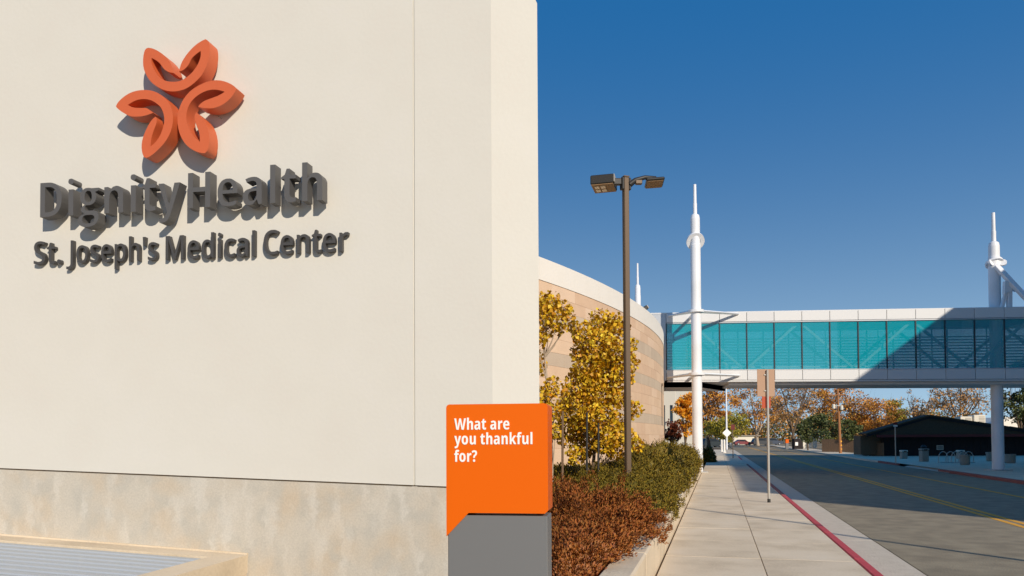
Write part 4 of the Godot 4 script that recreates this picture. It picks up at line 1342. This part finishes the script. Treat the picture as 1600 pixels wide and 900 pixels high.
# a spreading evergreen shrub of fine sprays over a twiggy core
func shrub(called: String, label: String, group: String, o: Vector3, rx: float, ry: float, rz: float, sprays: int, size: float, pal: Array, rough := 0.16, holes := 0.0, lumps := 0.5, turn := -TH):
	var t := thing(called, label, "shrub", o, group)
	var nz := noise(1.3, rng.randi() % 9999, 3)
	var bs := Basis(Vector3.UP, turn)
	var rad := func(d: Vector3) -> float:
		return 1.0 + nz.get_noise_3d(o.x + d.x * rx * 1.2, o.y + d.y * ry * 1.6, o.z + d.z * rz * 1.2) * rough * 2.0 + (absf(nz.get_noise_3d(d.x * rx * 2.0 + o.x, 40.0 + d.y * ry * 2.0, o.z + d.z * rz * 2.0)) - 0.2) * lumps
	var full := func(d: Vector3) -> Vector3:
		var k := pow(maxf(0.0, 1.0 - pow(absf(d.y), 2.2)), 0.4545) / sqrt(maxf(0.0001, 1.0 - d.y * d.y))
		return Vector3(d.x * k, d.y, d.z * k)
	var core := mb(true)
	var W := 72; var Hn := 32
	var g := []
	for j in Hn + 1:
		var row := []
		for i in W:
			var ph := -0.35 + (PI / 2 + 0.35) * j / Hn; var a := TAU * i / W
			var d := Vector3(cos(ph) * cos(a), sin(ph), cos(ph) * sin(a))
			var e: Vector3 = full.call(d) if j < Hn else d
			var q: Vector3 = bs * (Vector3(e.x * rx, e.y * ry + ry * 0.02, e.z * rz) * (rad.call(d) as float) * (0.86 if holes == 0.0 else 0.72))
			var w := q + o
			var lim := -1.08 if w.y < 0.46 else -0.8
			if w.dot(along) < 41.0 and w.dot(across) > lim: q -= across * (w.dot(across) - lim)
			row.append(q)
		g.append(row)
	for j in Hn:
		for i in W:
			core.col = pick(pal)
			core.quad(g[j][(i + 1) % W], g[j][i], g[j + 1][i], g[j + 1][(i + 1) % W])
	put("inner_foliage", core, M.needle, t)
	var m := mb(true)
	var hole := noise(2.6, rng.randi() % 9999, 2)
	for k in sprays:
		var d := rand_dir()
		if d.y < -0.3: d.y = -d.y * 0.6
		d = d.normalized()
		var f: float = rng.randf_range(0.86, 1.0)
		var fd: Vector3 = full.call(d)
		var p: Vector3 = Vector3(fd.x * rx, fd.y * ry, fd.z * rz) * (rad.call(d) as float)
		if holes > 0.0 and hole.get_noise_3d(p.x, p.y, p.z) > 1.0 - holes: f *= 0.86
		var q: Vector3 = bs * (p * f)
		if q.y + o.y < 0.02: q.y = 0.02 - o.y + rng.randf() * 0.1
		var w := q + o
		var pp := w.dot(across)
		if pp > -1.06 and w.dot(along) < 41.0 and ((pp < -0.7 and w.y < 0.42) or w.y < 0.3 or pp > -0.62): continue
		var outd := (bs * Vector3(d.x / rx, d.y / ry + 0.25, d.z / rz)).normalized()
		leaf(m, q, size * rng.randf_range(0.6, 1.4), outd, pick(pal), 0.36, 0.6, 1.3)
	put("foliage", m, M.needle, t)
	return t

# clumps: [pixel x, pixel y, radius px, depth offset m]; wood: branch paths start at the trunk
func young_tree(called: String, label: String, base: Vector3, z: float, clumps: Array, lean: Vector3, count: float, size: float, pal: Array, bark: Material):
	var t := thing(called, label, "tree", base)
	var wood := mb()
	var m := mb(true)
	var top := 0.0
	var cs := []
	for c in clumps:
		var q := at(c[0], c[1], z + c[3]) - base
		cs.append([q, c[2] / F * z * 0.9])
		top = maxf(top, q.y)
	var spine := []
	var rad := []
	for k in 9:
		var f := k / 8.0
		spine.append(lean * f + Vector3(sin(f * 5.0) * 0.05, top * f * 0.97, cos(f * 4.0) * 0.05 - 0.05))
		rad.append(lerpf(0.05, 0.012, f))
	wood.tube(spine, rad, 8)
	put("trunk", wood, bark, t)
	var br := mb()
	for c in cs:
		var q: Vector3 = c[0]
		var f := clampf((q.y - 0.5) / (top * 0.97), 0.12, 0.95)
		var s: Vector3 = (spine[int(f * 8.0)] as Vector3)
		var mid := s.lerp(q, 0.55) + Vector3(0, -0.08, 0)
		br.tube([s, mid, q], [0.02, 0.012, 0.004], 5)
		var n := int(count * c[1] * c[1] * 60.0)
		for k in n:
			var d := rand_dir()
			var p: Vector3 = q + d * (c[1] as float) * pow(rng.randf(), 0.45) * 1.12
			leaf(m, p, size * rng.randf_range(0.6, 1.25), (d + Vector3(0, -0.1, 0)).normalized(), pick(pal), 1.1, 0.9, 0.5)
		for k in 5:
			var d: Vector3 = rand_dir() * (c[1] as float)
			br.tube([mid.lerp(q, 0.6), q + d * 0.9], [0.006, 0.002], 3)
	put("branches", br, bark, t)
	put("crown", m, M.leaf, t)
	return t

var YEL := [Color(0.865, 0.697, 0.103), Color(0.818, 0.610, 0.077), Color(0.883, 0.764, 0.205), Color(0.707, 0.591, 0.128), Color(0.744, 0.503, 0.068)]
var GRN := [Color(0.479, 0.414, 0.076), Color(0.416, 0.369, 0.059), Color(0.533, 0.444, 0.101), Color(0.358, 0.323, 0.059), Color(0.558, 0.438, 0.109)]
var RUST := [Color(0.598, 0.328, 0.103), Color(0.530, 0.271, 0.081), Color(0.650, 0.395, 0.142), Color(0.495, 0.279, 0.099), Color(0.598, 0.395, 0.164)]

func planting():
	# hedge of green shrubs, and the russet one at its near end
	shrub("russet_shrub", "dense russet-brown shrub at the hedge's end beside the totem", "", st(-1.62, 9.75, 0.14), 0.98, 0.78, 1.5, 120000, 0.032, RUST, 0.2, 0.75, 0.6)
	shrub("russet_shrub", "small ragged russet shrub right behind the totem's grey base", "", st(-1.34, 7.95, 0.2), 0.52, 0.62, 1.15, 36000, 0.031, RUST, 0.2, 0.7, 0.6)
	var s := [12.7, 15.2, 17.8, 20.5, 23.3, 26.2, 29.1, 32.0, 34.6]
	var hs := [0.5, 0.62, 0.72, 0.8, 0.88, 0.94, 0.98, 1.02, 1.0]
	var nth := ["first", "second", "third", "fourth", "fifth", "sixth", "seventh", "eighth", "ninth"]
	for k in s.size():
		var l: String = "rounded olive-green juniper, %s along the pavement hedge from the russet shrub" % nth[k]
		shrub("hedge_shrub", l, "juniper shrubs along the pavement", st(-1.86 + rng.randf_range(-0.06, 0.04), s[k], 0.28), 1.18, hs[k] * rng.randf_range(0.97, 1.08), 1.36, 70000 if k < 3 else 24000, 0.036 if k < 3 else 0.06, GRN, 0.2, 0.0, 0.62)
	var s2 := [12.4, 14.8, 17.6, 20.6, 23.8]
	for k in s2.size():
		var l: String = "low green shrub under the golden trees, %s in its row from the cream corner" % nth[k]
		shrub("hedge_shrub", l, "shrubs under the golden trees", st(-3.3 if k == 0 else -3.75, s2[k], 0.28), 0.95, 0.5 + 0.06 * (k % 2), 1.6, 11000, 0.08, GRN, 0.16)
	shrub("hedge_shrub", "small round shrub standing past the white mast", "", foot(1104, 52.0, 0.0), 0.55, 1.0, 0.6, 5000, 0.1, GRN, 0.1)
	shrub("hedge_shrub", "low clipped shrub under the small red tree", "", foot(1058, 49.0, 0.0), 1.3, 0.75, 0.9, 5000, 0.1, GRN, 0.1)
	# yellow trees before the curved wall
	var za := 17.6
	var big := []
	for c in [[938, 508, 24], [962, 512, 20], [912, 524, 17], [898, 512, 9], [985, 540, 12], [935, 540, 27], [962, 552, 24], [984, 566, 13], [905, 552, 13], [918, 572, 25], [946, 582, 28], [972, 588, 18], [908, 604, 28], [938, 614, 30], [966, 622, 16], [990, 640, 13], [900, 642, 30], [932, 652, 28], [960, 660, 18], [882, 632, 10], [888, 676, 22], [916, 688, 26], [946, 690, 20], [976, 684, 17], [994, 694, 11], [900, 712, 14], [960, 706, 12]]:
		big.append([c[0], c[1], c[2], rng.randf_range(-0.45, 0.45)])
	young_tree("ginkgo_tree", "large bushy golden tree behind the bronze lamp post", foot(921, za, 0.3), za, big, Vector3(0.25, 0, 0), 86.0, 0.082, YEL, M.bark)
	var zb := 16.2
	var sm := []
	for c in [[860, 472, 16], [880, 480, 13], [850, 492, 16], [872, 500, 16], [890, 494, 8], [858, 516, 10], [878, 515, 8], [838, 480, 20], [838, 530, 18], [832, 570, 20], [862, 604, 14], [852, 618, 14], [876, 618, 10], [848, 640, 16], [866, 642, 12], [852, 668, 16], [868, 674, 9], [846, 692, 14]]:
		sm.append([c[0], c[1], c[2], rng.randf_range(-0.3, 0.3)])
	young_tree("ginkgo_tree", "sparse golden tree half hidden by the cream building's corner", foot(860, zb, 0.3), zb, sm, Vector3(-0.1, 0, 0), 74.0, 0.082, YEL, M.pale_bark)
	# stakes
	for a in [[878.0, 15.6, 685.0, "pale wooden stake leaning by the sparse golden tree"], [916.0, 16.6, 684.0, "dark metal stake under the bushy golden tree's left side"], [934.0, 16.9, 700.0, "dark metal stake nearest the bronze lamp post"]]:
		var t := thing("tree_stake", a[3], "stake", foot(a[0], a[1], 0.3))
		var m := mb()
		var h := at(a[0], a[2], a[1]).y + 0.25
		m.tube([Vector3(0, 0, 0), Vector3(0.02, h, 0)], [0.028, 0.024], 8)
		put("rod", m, M.wood if a[0] < 900 else M.black_metal, t)
		m = mb(); m.tube([Vector3(0.02, h * 0.8, 0), Vector3(-0.12, h * 0.8, -0.1)], [0.008, 0.008], 4)
		put("tie", m, M.black_metal, t)

# a grown tree seen far off: trunk, forking limbs, leaf clumps with gaps
func big_tree(called: String, label: String, group: String, x: float, z: float, ytop: float, ybot: float, hw: float, pal: Array, leaves: int, lsize: float, bark: Material, clumps := 46, twigs := 3, spread := 0.17, ground := 0.0):
	var o := foot(x, z, ground)
	var t := thing(called, label, "tree", o, group)
	var k := z / F
	var top := at(x, ytop, z).y - ground
	var bot := at(x, ybot, z).y - ground
	var rx := hw * k
	var cy := (top + bot) / 2.0; var ry := (top - bot) / 2.0
	var tr := clampf(top * 0.02, 0.06, 0.32)
	var wood := mb()
	var fork := maxf(bot * 0.75, 0.6)
	var bend := Vector3(rng.randf_range(-0.3, 0.3), 0, rng.randf_range(-0.3, 0.3)) * (top * 0.06)
	wood.tube([Vector3.ZERO, bend * 0.5 + Vector3(0, fork * 0.5, 0), bend + Vector3(0, fork, 0)], [tr * 1.3, tr, tr * 0.85], 8)
	put("trunk", wood, bark, t)
	var limbs := mb()
	var m := mb(true)
	var mains := []
	for j in 6:
		var a := TAU * (j + rng.randf() * 0.7) / 6.0
		var e := Vector3(cos(a) * rx * 0.55, cy + ry * rng.randf_range(-0.15, 0.6) , sin(a) * rx * 0.55)
		var mid := (bend + Vector3(0, fork, 0)).lerp(e, 0.45) + Vector3(0, ry * 0.1, 0)
		limbs.tube([bend + Vector3(0, fork * 0.96, 0), mid, e], [tr * 0.62, tr * 0.42, tr * 0.2], 6)
		mains.append([mid, e])
	var per := int(leaves * 0.8) / clumps
	lsize *= 0.9
	for j in clumps:
		var d := rand_dir()
		var f := pow(rng.randf(), 0.42)
		var c := Vector3(d.x * rx * f, cy + d.y * ry * f, d.z * rx * f)
		c += Vector3(rng.randf_range(-1, 1), rng.randf_range(-1, 1), rng.randf_range(-1, 1)) * rx * 0.1
		var best = mains[0]
		for q in mains:
			if (q[1] as Vector3).distance_to(c) < (best[1] as Vector3).distance_to(c): best = q
		var s: Vector3 = (best[0] as Vector3).lerp(best[1], rng.randf_range(0.3, 1.0))
		var mid := s.lerp(c, 0.5) + rand_dir() * rx * 0.06
		limbs.tube([s, mid, c], [tr * 0.22, tr * 0.14, tr * 0.05], 4)
		var cr := rx * rng.randf_range(0.6, 1.35) * spread
		for q in twigs:
			var e := c + rand_dir() * cr * 1.5 + Vector3(0, cr * 0.5, 0)
			limbs.tube([mid.lerp(c, 0.5 + 0.5 * rng.randf()), e], [tr * 0.07, tr * 0.025], 3)
		var n := int(per * rng.randf_range(0.5, 1.5))
		for q in n:
			var dd := rand_dir()
			leaf(m, c + dd * Vector3(1.2, 0.85, 1.2) * cr * pow(rng.randf(), 0.5), lsize * rng.randf_range(0.6, 1.3), dd, pick(pal), 0.9)
	put("limbs", limbs, bark, t)
	put("crown", m, M.leaf, t)
	return t

var ORG := [Color(0.850, 0.585, 0.176), Color(0.790, 0.502, 0.176), Color(0.731, 0.481, 0.242), Color(0.869, 0.669, 0.264), Color(0.672, 0.460, 0.253)]
var BRN := [Color(0.742, 0.562, 0.336), Color(0.678, 0.508, 0.326), Color(0.806, 0.583, 0.294), Color(0.848, 0.605, 0.273), Color(0.636, 0.518, 0.357)]
var OLV := [Color(0.66, 0.60, 0.17), Color(0.56, 0.55, 0.18), Color(0.76, 0.66, 0.19), Color(0.48, 0.49, 0.19)]
var DRK := [Color(0.33, 0.37, 0.19), Color(0.40, 0.43, 0.23), Color(0.27, 0.32, 0.17), Color(0.48, 0.48, 0.27)]
var RED := [Color(0.46, 0.21, 0.11), Color(0.55, 0.27, 0.12), Color(0.39, 0.18, 0.11)]
var GLD := [Color(0.93, 0.62, 0.09), Color(0.88, 0.55, 0.09), Color(0.95, 0.70, 0.16)]

func far_planting():
	big_tree("maple_tree", "small bright orange tree beside the white mast", "", 1072, 58, 608, 684, 17, GLD, 5200, 0.15, M.bark, 40, 2, 0.3)
	big_tree("maple_tree", "small dark red tree against the cream wing", "", 1051, 52, 655, 692, 13, RED, 2600, 0.13, M.bark, 30, 2, 0.3)
	big_tree("plane_tree", "broad orange-brown tree beyond the white mast", "", 1108, 125, 578, 672, 52, ORG, 7500, 0.34, M.bark, 60, 4)
	big_tree("ash_tree", "yellow-green tree beside the slender light pole", "", 1134, 118, 638, 690, 29, OLV, 7000, 0.27, M.pale_bark, 46, 3, 0.24)
	big_tree("plane_tree", "orange tree with a pale trunk by the dark parked cars", "", 1184, 160, 580, 676, 46, ORG, 6500, 0.36, M.pale_bark, 56, 5)
	big_tree("plane_tree", "half bare brown tree with open dark branches above the far totem", "", 1240, 140, 584, 670, 46, BRN, 3600, 0.32, M.bark, 60, 9)
	big_tree("plane_tree", "orange-brown tree behind the wooden utility pole", "", 1302, 150, 590, 672, 42, ORG, 6000, 0.34, M.bark, 56, 5)
	big_tree("plane_tree", "dense amber tree behind the dark building's left roof slope", "", 1352, 112, 616, 684, 46, ORG, 9500, 0.26, M.bark, 60, 4, 0.22)
	big_tree("oak_tree", "dull green and brown tree above the dark building's roof", "", 1402, 116, 618, 682, 24, OLV, 4200, 0.26, M.bark, 40, 4, 0.24)
	big_tree("plane_tree", "nearly bare tree with thin upright twigs behind the gable", "", 1436, 108, 604, 668, 28, BRN, 900, 0.24, M.bark, 44, 12)
	big_tree("plane_tree", "wide half bare tree with thick forking limbs behind the rooftop units", "", 1502, 98, 582, 668, 50, BRN, 3000, 0.25, M.bark, 70, 9)
	big_tree("pine_tree", "dark green pine behind the right-hand bridge mast", "", 1600, 84, 560, 692, 34, DRK, 9500, 0.26, M.bark, 60, 3, 0.24)
	big_tree("evergreen_tree", "wide rounded dark evergreen between the gate piers and the utility pole", "dark evergreens before the plank fence", 1290, 92, 646, 690, 24, DRK, 6000, 0.22, M.bark, 44, 2, 0.26)
	big_tree("evergreen_tree", "smaller rounded dark evergreen between the utility pole and the dark building", "dark evergreens before the plank fence", 1330, 86, 655, 688, 14, DRK, 3600, 0.2, M.bark, 30, 2, 0.3)
	big_tree("evergreen_tree", "narrow dark evergreen beside the white gate piers", "", 1262, 100, 652, 690, 13, DRK, 3600, 0.22, M.bark, 30, 2, 0.3)
	big_tree("broom_shrub", "small bright yellow bush seen over the plank fence", "", 1305, 96, 684, 695, 8, YEL, 900, 0.16, M.bark, 14, 1, 0.4)
	# a far wood closing the street
	var m := mb(true)
	for k in 26000:
		var x := rng.randf_range(980, 1700)
		var z := rng.randf_range(235, 275)
		var h := 7.5 + 2.0 * sin(x * 0.031) + 1.5 * sin(x * 0.083 + 1.0)
		var p := foot(x, z, -0.2)
		p.y = maxf(0.0, h) * pow(rng.randf(), 0.8) + rng.randf_range(-0.2, 0.8)
		leaf(m, p, rng.randf_range(0.5, 0.95), rand_dir(), pick(BRN if rng.randf() < 0.6 else DRK), 0.9)
	tag(put("far_wood", m, M.leaf), "distant brown and green treeline closing the street's end", "trees", "", "stuff")

# ---------------------------------------------------------------- cars
func car(label: String, x: float, z: float, turn: float, paint: Color, suv: bool):
	var o := thing("parked_car", label, "car", foot(x, z, -0.13))
	var pm := mat(paint, 0.25)
	pm.clearcoat_enabled = true
	var bs := Basis(Vector3.UP, turn)
	var tf := Transform3D(bs, Vector3.ZERO)
	var hgt := 1.72 if suv else 1.42
	var body: PackedVector2Array
	var cab: PackedVector2Array
	if suv:
		body = PackedVector2Array([Vector2(-2.3, 0.3), Vector2(2.3, 0.3), Vector2(2.36, 0.65), Vector2(2.25, 0.95), Vector2(1.15, 1.08), Vector2(-2.2, 1.1), Vector2(-2.36, 0.9)])
		cab = PackedVector2Array([Vector2(-2.25, 1.08), Vector2(1.2, 1.06), Vector2(0.5, hgt), Vector2(-1.9, hgt)])
	else:
		body = PackedVector2Array([Vector2(-2.2, 0.28), Vector2(2.2, 0.28), Vector2(2.3, 0.55), Vector2(2.1, 0.76), Vector2(1.1, 0.9), Vector2(-1.6, 0.94), Vector2(-2.2, 0.9), Vector2(-2.3, 0.6)])
		cab = PackedVector2Array([Vector2(-1.75, 0.92), Vector2(1.15, 0.88), Vector2(0.35, hgt), Vector2(-0.95, hgt)])
	var m := mb(); m.extrude(body, -0.86, 0.86, tf, true)
	put("body", m, pm, o)
	m = mb(); m.extrude(cab, -0.74, 0.74, tf, true)
	put("cabin", m, pm, o)
	var cc := Vector2.ZERO
	for p in cab: cc += p / cab.size()
	var win := PackedVector2Array()
	for p in cab: win.append(cc + (p - cc) * Vector2(0.86, 0.74))
	for sg in [-1.0, 1.0]:
		m = mb(); m.extrude(win, sg * 0.745 - 0.006, sg * 0.745 + 0.006, tf)
		put("side_window", m, M.window, o)
		m = mb(); m.box(tf * Vector3(2.24, 0.66, sg * 0.62), Vector3(0.12, 0.12, 0.3), 0.02, bs)
		put("headlight", m, M.led, o)
		m = mb(); m.box(tf * Vector3(-2.27, 0.8, sg * 0.64), Vector3(0.08, 0.14, 0.26), 0.02, bs)
		put("tail_light", m, M.red_fascia, o)
		for wx in [-1.4, 1.4]:
			var ax := bs * Basis(Vector3.RIGHT, PI / 2)
			m = mb(); m.lathe([[0.0, -0.11], [0.28, -0.11], [0.33, -0.08], [0.33, 0.08], [0.28, 0.11], [0.0, 0.11]], 20, tf * Vector3(wx, 0.33, sg * 0.78), ax)
			var wh := put("wheel", m, M.tyre, o)
			m = mb(); m.lathe([[0.0, -0.125], [0.19, -0.12], [0.2, -0.1], [0.2, 0.1], [0.19, 0.12], [0.0, 0.125]], 14, tf * Vector3(wx, 0.33, sg * 0.78), ax)
			put("rim", m, M.rim, wh)
	for e in [[cab[1], cab[2]], [cab[0], cab[3]]]:
		var a: Vector2 = (e[0] as Vector2).lerp(e[1], 0.12); var c: Vector2 = (e[0] as Vector2).lerp(e[1], 0.9)
		var d := (c - a).normalized()
		var nn := Vector2(d.y, -d.x) * (1.0 if e[0].x > 0 else -1.0) * 0.008
		m = mb()
		m.quad(tf * Vector3(a.x + nn.x, a.y + nn.y, 0.64), tf * Vector3(a.x + nn.x, a.y + nn.y, -0.64), tf * Vector3(c.x + nn.x, c.y + nn.y, -0.64), tf * Vector3(c.x + nn.x, c.y + nn.y, 0.64))
		put("windscreen", m, M.window, o)

func cars():
	car("dark red saloon car before the low white garage", 1160, 186.0, 0.15, rgb(120, 22, 30), false)
	car("black estate car beside the dark blue off-roader at the street's end", 1190, 184.0, 0.1, rgb(28, 30, 34), true)
	car("dark blue off-roader parked behind the black car at the street's end", 1207, 190.0, 0.2, rgb(46, 56, 74), true)
	car("dark green car seen just past the small round shrub", 1112, 150.0, 0.4, rgb(30, 40, 42), true)
	car("silver car half hidden by the yellow-green tree's trunk", 1126, 176.0, 0.3, rgb(150, 154, 158), false)
